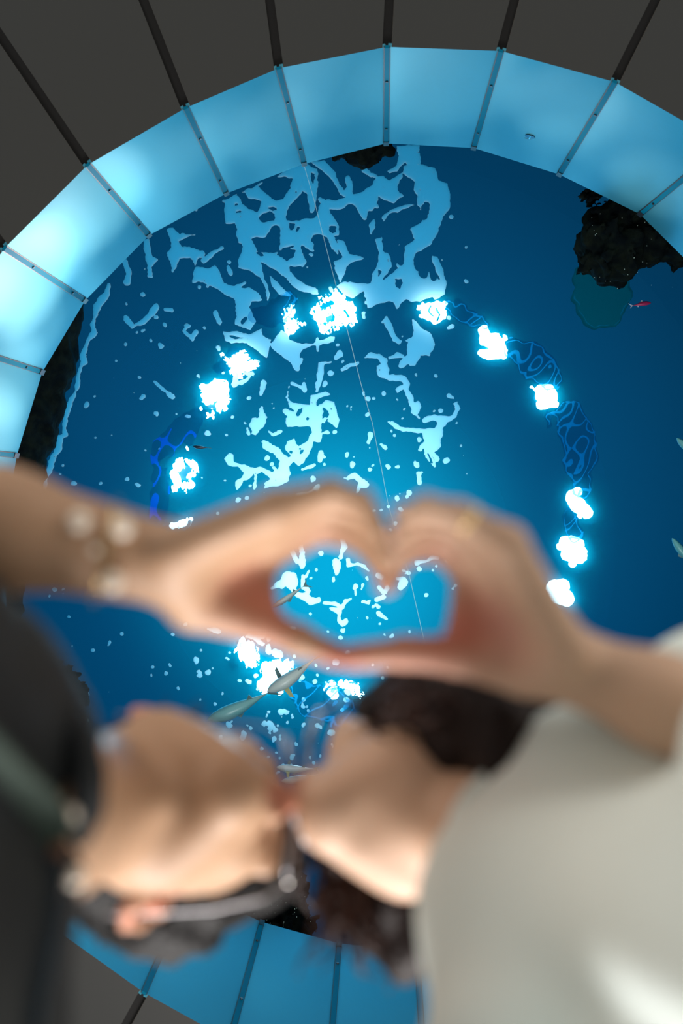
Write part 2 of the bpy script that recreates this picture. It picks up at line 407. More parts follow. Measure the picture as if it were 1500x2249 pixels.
# acrylic window, water body, tank wall and pool hall roof
acr = empty('window_1', (0, 0, ZC+H2)); tag(acr, kind='structure')
V, Fs = prism([p*np.array([1.004, 1.004, 1])-np.array([0, 0, ZC+H2-.012]) for p in IW], up*.06)
mesh_obj('acrylic_pane', V, Fs, M['acrylic'], acr, fix=True)
TR = 3.9; TC = W(850, 1200, H2); nT = 64
def circ(r, z, n=nT): return [np.array([TC[0]+r*math.cos(2*math.pi*i/n), TC[1]+r*math.sin(2*math.pi*i/n), ZC+z]) for i in range(n)]
a_, b_ = circ(TR, H2+.02), circ(TR, HS+3.2)
tag(mesh_obj('wall_tank', a_+b_, [(i, (i+1) % nT, (i+1) % nT+nT, i+nT) for i in range(nT)], M['tank']), kind='structure')
V, Fs = prism(circ(TR, HS+3.2), up*.05); tag(mesh_obj('ceiling_pool_hall', V, Fs, M['tank']), kind='structure')
# tank floor around the window
ci = [p+up*.05 for p in IW]; co = [np.array([TC[0]+(p[0]-TC[0])*TR/np.linalg.norm((p-TC)[:2]), TC[1]+(p[1]-TC[1])*TR/np.linalg.norm((p-TC)[:2]), ZC+H2+.05]) for p in IW]
ci = [np.array([TC[0]+(p[0]-TC[0])*1.012, TC[1]+(p[1]-TC[1])*1.012, p[2]]) for p in ci]
tag(mesh_obj('floor_tank', ci+co, [(i, (i+1) % NS, (i+1) % NS+NS, i+NS) for i in range(NS)], M['tank']), kind='structure')
ws = mesh_obj('water_surface', circ(TR-.01, HS), [tuple(range(nT))], M['water']); tag(ws, 'blue water surface of the round tank seen from below', 'water', kind='stuff')
V, Fs = prism([np.array(p, float) for p in ((-6, -6, -.05), (6, -6, -.05), (6, 6, -.05), (-6, 6, -.05))], up*.05)
tag(mesh_obj('floor', V, Fs, M['floor'], fix=True), kind='structure')

def ray_plane(px, py, p0, p1, p2):
    n = np.cross(p1-p0, p2-p0); o = np.array([0, 0, ZC]); d = W(px, py, 1)-o; t = (n@(p0-o))/(n@d); return o+d*t
def seg_pt(px, py):
    a = polar((px, py))[0]
    for k in range(NS):
        a0 = polar(inner[k])[0]; a1 = polar(inner[(k+1) % NS])[0]
        if a1 < a0: a1 += 2*math.pi
        aa = a if a >= a0 else a+2*math.pi
        if a0 <= aa < a1: return ray_plane(px, py, OW[k], OW[(k+1) % NS], IW[k]), k
# added unseen spots that throw soft patches on the ring panels
for px, py, e, sz, cl in ((205, 455, 70, 13, (.8, .95, 1)), (120, 560, 42, 12, (.6, .9, 1)), (60, 620, 110, 13, (.85, .96, 1)), (90, 730, 30, 10, (.5, .85, 1)), (35, 840, 55, 12, (.7, .92, 1)), (-10, 950, 60, 12, (.7, .92, 1)),
                      (340, 375, 14, 11, (.5, .8, 1)), (430, 330, 10, 9, (.5, .8, 1)), (500, 290, 14, 9, (.5, .8, 1)), (600, 280, 22, 11, (.55, .85, 1)), (735, 195, 22, 13, (.5, .85, 1)), (960, 195, 42, 15, (.55, .85, 1)),
                      (1235, 240, 34, 11, (.6, .9, 1)), (1225, 300, 18, 8, (.6, .9, 1)), (1345, 310, 18, 12, (.5, .85, 1)), (1430, 410, 36, 10, (.6, .9, 1)), (1395, 420, 16, 9, (.5, .85, 1)),
                      (640, 2130, 10, 13, (.1, .6, 1)), (830, 2150, 8, 12, (.1, .6, 1)), (440, 2080, 8, 12, (.1, .6, 1))):
    p, _ = seg_pt(px, py); q = np.array([TC[0]*.6, TC[1]-.1, ZC+H2+.5]); q = q+(p-q)*.15; q[2] = ZC+H2+.45
    light('panel_patch_spot', 'SPOT', q, e*(7.5 if px < 250 else 4.6), (1, .52, .40) if cl[0] > .2 else (.05, .18, .2), p, spot_size=math.radians(sz*1.6), spot_blend=1, shadow_soft_size=.02)

# small latch on one ring panel
p, k = seg_pt(1165, 297); n = inward(p); t = OW[(k+1) % NS]-OW[k]; t /= np.linalg.norm(t); dn = np.cross(n, t); dn /= np.linalg.norm(dn)
lt = empty('latch', p); tag(lt, 'small chrome latch on the pale blue ring panel', 'latch')
circle = [n*.004+(t*math.cos(a)*.030+dn*math.sin(a)*.022) for a in np.linspace(0, 2*math.pi, 20)[:-1]]
mesh_obj('latch_plate', *prism(circle, n*.006), mat('latch_metal', (.05, .07, .09), .25, metal=1), lt, fix=True)
sgn = 1 if dn[2] < 0 else -1
mesh_obj('latch_pin', *tube([n*.012-dn*.02, n*.012+dn*.02], .004, 8), M['metal'], lt)
mesh_obj('latch_bracket', *box_frame(dn*sgn*-.042-t*.026+n*.006, dn*sgn*-.042+t*.026+n*.006, .026, .01, n), M['dark'], lt, fix=True)

# ================================================================== water surface: foam, ripples, lamps
ST = [
 [(905,320,12),(915,350,14),(930,375,24),(950,400,26),(965,430,22),(960,470,20),(945,500,20),(925,530,15),(905,560,16),(890,590,22),(870,620,26),(850,645,20),(825,645,14),(805,650,8)],
 [(958,566,3),(970,590,6),(975,612,8),(965,635,10),(945,655,11),(920,655,14),(900,640,20)],
 [(880,335,9),(892,362,9),(882,378,5)], [(865,350,7),(848,373,4)], [(800,372,4),(815,386,3)],
 [(700,480,13),(712,455,14),(740,445,13),(780,440,16),(810,445,20),(835,425,16),(850,400,15),(868,398,14),(866,425,12)], [(868,398,12),(880,380,5)],
 [(702,480,12),(700,505,16),(675,520,18),(650,535,16),(620,540,10)], [(700,478,10),(725,480,14),(738,510,8),(745,540,7),(755,560,6),(765,590,4)],
 [(535,450,10),(505,440,14),(520,470,14),(540,480,14),(560,500,16),(545,540,16),(535,575,14),(555,592,12),(575,610,9),(585,640,4),(588,662,2)],
 [(545,480,16),(565,490,14),(600,495,10)], [(552,555,16),(580,565,14),(610,580,13),(635,600,13),(655,622,12),(678,638,8),(703,640,3)],
 [(640,500,10),(655,530,12),(662,565,8),(648,575,6)], [(600,500,14),(620,490,10)], [(585,555,9),(610,552,6),(640,560,9),(660,545,10)],
 [(668,372,12),(655,395,10),(640,420,12),(615,440,12),(590,448,8),(575,470,8)], [(630,435,12),(622,470,10),(630,485,6)], [(575,425,8),(560,415,6),(545,420,9),(520,432,10)],
 [(690,366,7),(704,395,5),(697,430,6),(686,455,5)], [(715,356,9),(735,372,8),(738,400,6),(752,420,6),(766,442,6)], [(765,390,5),(768,415,3)],
 [(375,505,4),(386,535,9),(380,560,9),(386,590,3)], [(386,540,8),(415,552,7),(440,578,12),(450,598,13),(478,618,13),(510,636,14),(540,650,11),(572,662,5)],
 [(400,548,6),(440,556,6)], [(445,570,5),(465,555,3),(485,545,4)], [(498,585,3),(502,600,4)], [(520,627,5),(535,618,3)],
 [(525,655,12),(540,685,8),(522,712,4)], [(540,655,10),(550,690,8),(565,715,12),(545,722,8)],
 [(352,498,4),(334,535,5),(320,560,8),(326,585,5),(316,605,5),(324,622,5)], [(276,576,4),(285,602,4),(279,616,8)],
 [(345,668,5),(328,690,5),(312,708,6),(290,716,3),(275,698,5)], [(363,675,3),(378,678,4)], [(366,706,7)], [(341,696,4)], [(311,726,3)], [(277,753,3)], [(315,642,5)], [(277,666,3)],
 [(472,685,4),(482,705,4)], [(485,712,1)], [(352,755,2),(355,760,4)],
 [(605,755,14),(625,768,22),(637,790,14),(648,812,5)], [(560,742,9),(590,768,8),(596,785,3)], [(497,735,5),(515,728,4),(545,742,6),(580,735,10),(610,735,15)], [(510,757,7),(505,740,4)], [(480,762,3)],
 [(650,812,3),(660,790,2)], [(665,800,6),(660,820,9),(642,840,6),(635,855,4)], [(640,842,3),(662,855,2),(668,858,5)], [(667,842,2),(668,856,5)],
 [(697,745,2),(699,770,3)], [(706,800,5),(702,830,6),(697,858,2)], [(706,798,4),(728,793,2)], [(712,748,9),(720,765,3)],
 [(628,858,3),(633,880,5),(650,893,5),(672,892,10)], [(678,890,9),(688,910,15),(692,935,14),(690,955,12),(692,972,10),(704,970,2)], [(690,895,8),(696,878,3)], [(635,920,12),(650,925,10),(668,915,12),(680,920,10)], [(625,905,3),(640,915,6)],
 [(682,880,8),(700,866,6),(722,866,5)], [(712,890,7),(722,905,11),(730,922,11),(737,935,3)], [(690,975,9),(685,990,8),(672,1002,10),(660,1010,6),(654,1022,4)],
 [(640,972,8),(636,985,9),(650,995,9),(655,1008,8),(653,1022,4)], [(705,950,2),(718,948,3)],
 [(578,972,4),(595,982,5),(612,997,6),(622,1012,6),(632,1018,6),(640,1012,5)], [(630,1015,8),(628,1040,10),(612,1052,9),(595,1058,6),(580,1062,3),(577,1085,2)],
 [(508,1003,8),(498,1020,4),(520,1030,4),(540,1035,8),(532,1052,4),(520,1075,2)], [(545,1030,4)], [(560,1040,5),(575,1033,4),(592,1042,6),(600,1055,6)], [(560,1045,3),(557,1075,2)],
 [(568,888,4),(575,905,6),(582,918,7),(575,932,6)], [(556,922,8),(553,945,5),(560,960,2)], [(590,945,1),(600,955,2),(618,945,3)], [(542,942,2),(544,952,2)],
 [(588,1006,4)], [(598,1020,3)], [(662,1032,2),(690,1022,3)], [(706,995,5),(702,1012,4)], [(713,1022,3)],
 [(412,715,6),(405,728,3),(420,745,5)], [(432,728,2),(420,742,5)], [(412,740,6),(424,762,7),(440,778,11),(452,790,9),(475,812,7),(498,822,7),(515,836,8),(528,850,5)], [(436,780,8),(415,795,5),(405,815,5),(402,838,3),(385,850,3),(366,842,4),(358,832,5)], [(528,842,5),(540,836,3),(548,825,3)], [(516,820,4),(516,845,6)],
 [(340,835,2),(360,855,4),(378,867,5)], [(536,818,2),(552,820,5)], [(575,838,7),(580,830,2),(588,832,2)], [(578,840,5),(570,868,2)], [(548,875,4)], [(513,914,4)], [(455,952,3)], [(456,953,6)], [(498,956,2)], [(490,820,1)], [(450,720,3)],
 [(848,703,5),(858,720,6),(864,738,4),(878,754,4)], [(848,700,2),(843,704,3)], [(868,745,6),(880,750,4)],
 [(906,690,9),(905,715,10),(910,745,16),(925,765,22),(912,790,12),(904,805,8)], [(935,770,14),(930,750,12)], [(905,795,5),(880,805,4)], [(912,822,3)], [(800,787,2),(812,780,6),(830,784,5),(842,796,6),(848,812,6)], [(835,808,5),(840,825,6),(855,832,6),(880,828,4),(892,842,4),(890,858,3),(903,875,3),(912,895,4),(920,885,2)], [(855,787,2),(872,782,4),(886,783,2)],
 [(918,885,3),(923,895,4),(918,908,4),(910,903,3),(912,893,3)], [(918,910,2),(925,915,1)], [(875,858,5),(884,852,3)],
 [(855,928,4),(868,938,6),(885,943,4),(905,945,3),(925,948,4),(945,955,12),(955,965,12),(960,980,7)], [(955,955,8),(962,940,6),(975,928,5),(993,912,5),(1003,895,4),(1000,885,3),(990,886,3)], [(935,920,3),(955,914,5),(966,922,5)], [(945,978,7),(940,1000,4),(950,1012,4),(963,1022,5)], [(948,996,3),(962,1010,3)], [(922,968,4)], [(925,990,4)],
 [(799,700,5),(798,722,6),(788,735,9),(772,730,6)], [(801,697,3),(800,688,3)], [(790,765,8),(802,757,5),(806,746,2)], [(753,765,9),(768,768,3)], [(748,778,5),(740,785,3)], [(752,812,4),(768,803,3),(785,800,2)], [(727,822,6)], [(715,840,3),(712,845,3)],
 [(799,862,3),(800,866,2)], [(808,876,5)], [(846,862,4)], [(823,875,2)], [(762,890,1)], [(806,972,4),(815,955,5)], [(835,978,3),(845,985,4)], [(862,942,1)], [(761,995,4),(760,1002,2)], [(808,985,1)],
 [(762,1020,3),(763,1038,4),(765,1050,8)], [(765,1050,6),(780,1045,4),(790,1055,5),(803,1065,6),(790,1068,4),(782,1080,2)], [(864,1052,7),(862,1058,6)], [(817,1021,4)], [(812,1031,4)], [(920,1040,4),(919,1060,4)], [(918,1018,6)], [(869,1026,2),(874,1026,3)], [(895,1108,2)], [(853,1110,3)], [(880,1118,4),(884,1122,3)], [(893,1090,2)], [(985,720,3),(992,718,3)], [(985,870,3),(995,876,1)], [(970,902,4)], [(955,904,2)],
 [(655,1088,3),(680,1082,3),(700,1070,4)], [(545,1095,3)], [(525,1100,5)], [(1255,760,1)],
 # inside the heart and below
 [(660,1195,4),(662,1220,6),(662,1243,7)], [(640,1212,4),(650,1235,4)], [(750,1176,4),(755,1200,5),(748,1225,4)], [(620,1285,6),(632,1272,14),(642,1280,14),(645,1265,7)], [(596,1292,3),(615,1282,5)], [(645,1295,5),(655,1305,4),(671,1310,8),(683,1320,7),(697,1318,7)], [(665,1266,3),(668,1292,5),(680,1301,4)],
 [(676,1256,3),(672,1264,3)], [(684,1268,4)], [(694,1252,2)], [(710,1325,4),(734,1328,3),(749,1334,3),(757,1320,2),(768,1315,2)], [(722,1337,2),(736,1341,5),(744,1345,5),(744,1362,4),(752,1370,4),(758,1365,6)], [(752,1382,4),(755,1380,3)], [(747,1401,4)], [(740,1238,9),(741,1250,7),(739,1262,2)], [(764,1229,4),(766,1241,6),(785,1238,3),(800,1245,3),(811,1254,1)],
 [(775,1292,2),(781,1287,4)], [(778,1295,2),(778,1308,2)], [(793,1295,1),(797,1284,2)], [(795,1321,3),(808,1323,5)], [(828,1318,4),(842,1310,4)], [(818,1331,3)], [(830,1347,4),(838,1352,4),(848,1359,2)], [(834,1290,4),(840,1298,4)], [(852,1290,4),(848,1298,3)], [(872,1272,3),(882,1274,6),(884,1282,8),(880,1288,6)], [(832,1265,4),(840,1268,4)], [(808,1270,3)], [(915,1235,4),(940,1230,2),(950,1220,4),(960,1222,4)], [(919,1247,4)], [(937,1307,3)], [(950,1252,2)], [(958,1244,3)], [(995,1294,4)], [(1000,1287,3)], [(807,1356,2)], [(816,1358,3)], [(786,1358,1)], [(894,1257,4)],
 [(897,1444,5),(892,1448,4)], [(818,1462,3)], [(850,1465,4)], [(866,1487,5),(868,1484,4)], [(928,1486,4)], [(890,1480,3)],
 [(455,1382,3),(470,1385,5),(480,1387,4)], [(555,1393,4),(575,1397,6)], [(592,1403,4)], [(540,1398,3),(560,1396,8),(570,1408,5),(578,1414,4)], [(590,1430,6),(590,1420,3)], [(605,1433,5),(615,1436,5)], [(646,1440,3)], [(530,1415,3)],
 # tank waterline down the left side
 [(237,622,3),(232,645,6),(224,655,8),(214,672,6),(209,700,4),(205,712,5),(208,730,5),(202,735,5),(193,745,4),(190,768,4),(184,782,5),(186,792,5),(178,800,4),(170,830,3),(165,855,3),(161,872,4),(150,890,4),(143,915,4),(138,935,3),(140,955,4),(131,962,6),(127,985,6),(116,998,5),(112,1020,5),(104,1045,4),(99,1070,3),(96,1085,2)],
]
HO = [
 [(575,540,3),(560,525,3),(590,525,5)], [(600,520,8),(605,505,12),(606,525,10)], [(640,560,8),(620,558,7)], [(625,545,5),(645,540,4)], [(595,400,16),(575,405,6)], [(612,412,14),(625,395,10)], [(745,465,8),(770,470,20),(790,490,16)], [(770,520,18),(775,545,14)], [(850,500,14),(865,485,18),(872,520,18)], [(868,560,14),(880,575,8)],
 [(726,505,7),(733,500,5)], [(930,455,7),(932,480,8)], [(875,625,7)], [(930,600,12),(945,585,5),(952,610,8)], [(640,500,5)], [(655,500,3),(652,508,3)], [(590,515,5)], [(700,520,8),(695,545,7),(708,545,8)], [(520,450,3)], [(530,475,3)], [(650,420,3)], [(470,600,2)], [(540,700,4),(532,705,5)],
 [(437,786,6),(442,784,5)], [(445,779,3)], [(656,905,6),(652,912,5)], [(672,920,4)], [(660,985,4)], [(648,975,2)], [(690,878,2)], [(725,899,4)], [(566,915,3)], [(725,758,3)], [(710,760,4)], [(560,1042,2)], [(920,785,2)], [(925,740,2)], [(835,812,3)],
]

# traced outlines of the large foam patches (and the holes in them)
ZA = lambda P: [(320+x*.4533, 330+y*.4533) for x, y in P]
ZB = lambda P: [(440+x*.4, 680+y*.4) for x, y in P]
PO = [ZA(p) for p in (
 [(385,240),(500,180),(640,120),(780,50),(800,80),(830,90),(840,180),(825,250),(810,300),(795,300),(785,200),(760,190),(735,230),(710,290),(680,300),(680,340),(720,345),(780,335),(815,335),(840,290),(850,250),(880,240),(950,240),(1000,225),(1060,195),(1100,170),(1125,130),(1150,120),(1180,145),(1210,120),(1240,110),(1240,125),(1215,160),(1220,210),(1240,220),(1200,255),(1150,240),(1130,220),(1125,260),(1100,290),(1080,290),(1075,330),(1020,325),(985,305),(900,270),(880,275),(910,330),(935,370),(930,410),(905,415),(930,460),(935,505),(905,470),(880,420),(850,400),(805,405),(800,440),(830,480),(800,488),(760,455),(745,465),(775,540),(760,565),(700,555),(695,590),(730,630),(790,660),(840,680),(845,690),(800,690),(770,680),(720,660),(660,600),(640,575),(565,540),(570,620),(590,690),(585,740),(575,650),(555,610),(500,575),(440,570),(445,530),(470,480),(465,450),(450,440),(440,350),(390,355),(385,320)],
 [(1170,100),(1210,80),(1225,40),(1215,-20),(1260,-20),(1320,-20),(1330,70),(1400,85),(1415,150),(1460,160),(1473,200),(1470,260),(1440,320),(1410,400),(1370,460),(1310,500),(1300,540),(1310,580),(1340,600),(1390,590),(1430,640),(1430,680),(1390,710),(1330,740),(1290,740),(1260,720),(1215,765),(1200,735),(1150,740),(1080,755),(1070,720),(1060,690),(1000,710),(960,690),(930,660),(960,640),(1040,650),(1100,650),(1150,630),(1200,600),(1230,570),(1250,540),(1265,470),(1305,430),(1285,380),(1330,360),(1345,350),(1340,290),(1310,270),(1240,290),(1200,320),(1165,350),(1140,320),(1180,300),(1280,265),(1310,265),(1310,215),(1290,190),(1300,150),(1245,110),(1250,85),(1270,80),(1255,60),(1215,100),(1180,105)],
 [(1385,510),(1410,520),(1440,580),(1455,640),(1445,690),(1400,730),(1380,700),(1420,660),(1430,620),(1400,560)],
 [(915,548),(960,520),(940,480),(930,440),(965,445),(985,500),(1050,520),(990,540),(965,570),(965,600),(945,640),(930,600)],
 [(1115,430),(1150,420),(1145,490),(1175,500),(1190,560),(1160,610),(1150,640),(1100,640),(1100,600),(1125,540),(1130,500)],
 [(1090,365),(1110,338),(1118,370),(1098,398)],
 [(100,380),(130,370),(165,410),(235,405),(180,420),(155,440),(170,480),(260,485),(275,500),(240,515),(240,560),(300,570),(330,555),(350,590),(370,640),(430,660),(500,665),(540,690),(560,730),(510,730),(500,760),(530,830),(500,860),(440,830),(440,790),(430,720),(380,700),(320,660),(280,640),(235,640),(235,560),(210,515),(160,520),(145,560),(130,585),(125,540),(105,500),(125,470),(120,420)],
 [(800,50),(870,45),(920,110),(935,170),(965,200),(1000,150),(1000,210),(980,230),(950,215),(915,150),(860,95)], [(1045,80),(1070,100),(1120,125),(1115,130),(1070,115)],
 [(600,600),(640,640),(700,700),(650,700),(610,650)], [(0,440),(20,430),(35,520),(60,530),(30,560),(35,620),(15,620),(5,540)])]
PO += [ZB(p) for p in (
 [(380,190),(420,140),(440,110),(470,130),(490,170),(560,190),(620,180),(740,150),(735,175),(640,190),(560,210),(540,250),(520,340),(495,320),(490,290),(440,240),(400,220)],
 [(130,120),(200,115),(260,140),(330,100),(330,140),(385,160),(380,200),(365,260),(330,240),(290,200),(250,180),(170,190),(140,170)],
 [(1170,60),(1200,90),(1260,130),(1280,190),(1260,250),(1210,250),(1180,310),(1150,320),(1140,290),(1100,315),(1085,310),(1140,250),(1140,180),(1120,170),(1160,150),(1175,120)],
 [(480,430),(475,480),(500,510),(600,530),(610,480),(690,450),(710,465),(640,490),(630,530),(665,560),(650,640),(660,660),(665,730),(620,720),(600,790),(560,840),(540,860),(510,840),(470,770),(480,720),(520,710),(540,750),(590,720),(610,680),(600,640),(560,640),(480,640),(470,600),(500,590),(520,560),(490,540),(465,480)],
 [(665,530),(685,505),(730,510),(745,580),(755,620),(740,645),(690,620),(700,560)],
 [(340,725),(370,740),(430,760),(480,830),(490,900),(480,940),(420,970),(350,980),(345,1010),(350,950),(400,920),(340,890),(300,900),(230,940),(200,990),(190,950),(240,900),(200,860),(150,850),(135,820),(160,790),(180,800),(170,840),(240,855),(280,870),(330,870),(390,900),(430,880),(440,830),(400,790),(345,765)],
 [(270,640),(290,590),(330,590),(330,515),(350,540),(370,590),(350,630),(320,660),(300,690),(280,680)],
 [(1030,620),(1060,620),(1110,645),(1220,655),(1290,650),(1310,600),(1230,600),(1300,580),(1380,580),(1400,540),(1385,515),(1405,510),(1415,540),(1395,590),(1330,640),(1320,760),(1270,800),(1310,860),(1290,870),(1240,800),(1240,760),(1205,770),(1235,720),(1220,680),(1130,675),(1070,660)],
 [(970,310),(1000,290),(960,255),(900,275),(905,250),(960,245),(990,280),(1020,275),(1025,330),(1040,370),(1120,365),(1140,400),(1130,450),(1160,500),(1210,520),(1200,560),(1165,540),(1120,450),(1120,390),(1040,390),(990,360)],
 [(640,450),(635,400),(650,350),(645,290),(730,280),(680,300),(665,360),(645,410),(650,450)])]
PH = [ZA(p) for p in (
 [(535,165),(590,140),(660,125),(712,135),(700,180),(660,230),(625,235),(590,215),(555,190)], [(430,210),(480,195),(500,225),(560,235),(555,290),(545,310),(505,285),(475,260),(450,225)], [(585,265),(620,270),(640,285),(615,300),(585,285)],
 [(550,330),(600,290),(625,310),(630,345),(590,350),(560,350)], [(680,290),(690,265),(740,220),(760,195),(790,205),(795,280),(800,310),(780,330),(720,345),(695,340),(680,320)],
 [(585,410),(600,385),(640,368),(660,390),(655,440),(650,490),(600,500),(540,490),(505,430),(505,420),(580,420)], [(650,480),(700,470),(735,480),(720,510),(690,540),(640,510)], [(695,350),(725,355),(715,390),(700,395)], [(525,490),(555,485),(580,515),(560,520)],
 [(1345,250),(1370,250),(1375,290),(1350,350),(1345,300)], [(1210,630),(1240,625),(1250,650),(1230,670),(1210,660)], [(885,370),(915,360),(920,400),(895,410)], [(435,260),(455,262),(450,275),(435,272)], [(430,290),(475,290),(465,305),(440,302)], [(800,110),(820,120),(815,170),(802,150)], [(1170,520),(1180,540),(1165,560)], [(1125,580),(1145,590),(1130,610)])]
PH += [ZB(p) for p in ([(150,140),(230,150),(280,160),(190,165)], [(520,560),(555,545),(550,580),(530,585)], [(705,540),(722,540),(722,560),(708,560)], [(490,770),(510,780),(505,800),(492,790)], [(545,770),(575,760),(565,790),(550,800)], [(320,910),(360,915),(350,945),(310,920)], [(1245,790),(1262,800),(1285,840),(1268,835)])]
def covered(s_):
    return max(p[2] for p in s_) > 6.5 and min(p[1] for p in s_) < 1075 and 280 < s_[0][0]
ST = [s_ for s_ in ST if not covered(s_)]
for i in range(430):
    a = random.random()*6.283; r = 800*random.random()**.6; x = 760+r*math.cos(a)*.95; y = 1150+r*math.sin(a)
    if x > 1030 or y < 430 or (y > 1250 and x > 900) or x < 100: continue
    s = random.choice((.8, 1, 1.3, 1.6, 2.2, 3.2, 4.5)); ST.append([(x, y, s), (x+random.uniform(-s, s), y+random.uniform(-s, s), s*.8)])
for i in range(110):
    x = random.gauss(600, 85); y = random.gauss(1560, 85)
    if y > 1430: s = random.choice((1.2, 1.6, 2.4, 3.5, 5)); ST.append([(x, y, s), (x+random.uniform(-s, s)*1.4, y+random.uniform(-s, s)*1.4, s*.8)])
xs, ys, Fd = field(ST, HO, 60, 300, 1060, 1760, 2, warp=2.6, seed=5, rag=1.7, ragf=.13, polys=PO, pholes=PH)
# fine pitting in the denser foam
pit = sn(40, .5)(xs[:, None], ys[None, :], 0)+.8*sn(41, .9)(xs[:, None], ys[None, :], 0); Fd += 1.0; Fd = np.where((pit > 1.75) & (Fd > 2), -.3, Fd)
tag(sheet_obj('sea_foam', xs, ys, Fd, HS-.03, M['foam'], thick=.008), 'patches of pale foam floating on the blue water surface', 'foam', kind='stuff')

# flat tinted sheets imitating rippled truss reflections: dark bands and bright lines
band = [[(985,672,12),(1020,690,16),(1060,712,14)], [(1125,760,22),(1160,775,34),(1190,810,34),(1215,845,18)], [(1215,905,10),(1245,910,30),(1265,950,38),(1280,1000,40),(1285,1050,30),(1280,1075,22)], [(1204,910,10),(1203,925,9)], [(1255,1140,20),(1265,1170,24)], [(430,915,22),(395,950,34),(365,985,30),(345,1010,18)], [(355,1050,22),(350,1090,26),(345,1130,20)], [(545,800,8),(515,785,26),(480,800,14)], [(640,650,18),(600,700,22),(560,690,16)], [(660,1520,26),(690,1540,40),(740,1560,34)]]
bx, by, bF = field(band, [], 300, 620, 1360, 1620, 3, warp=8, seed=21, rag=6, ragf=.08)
tag(sheet_obj('ripple_reflection', bx, by, bF, HS-.05, M['rippled'], thick=.004), 'dark rippled reflections tinted into the water between the lamps', 'ripple', kind='stuff')
fx = np.arange(300, 1360, 1.5); fy = np.arange(620, 1620, 1.5)
_, _, bF2 = field(band, [], 300, 620, 1358.5, 1618.5, 1.5, warp=8, seed=21, rag=6, ragf=.08)
bF2 = bF2[:len(fx), :len(fy)]; N = sn(60, .055, 9)(fx[:, None], fy[None, :], 0)
cr = np.maximum(np.minimum(.10-np.abs(N-.25), .2), np.maximum(.09-np.abs(N+.55), 1.3-np.abs(bF2-5)*1.0)); cr = np.minimum(cr, bF2/20)
left = np.broadcast_to((fx < 620)[:, None], cr.shape)
tag(sheet_obj('ripple_glint', fx, fy, np.where(left, -1, cr), HS-.06, M['crest'], thick=.003), 'thin cyan reflection lines painted beside the right lamps', 'ripple', kind='stuff')
tag(sheet_obj('ripple_glint', fx, fy, np.where(left & (fy[None, :] > 940), np.minimum(.16-np.abs(N), bF2/20), -1), HS-.06, M['crest_blue'], thick=.003), 'vivid blue reflection lines painted beside the left lamps', 'ripple', kind='stuff')

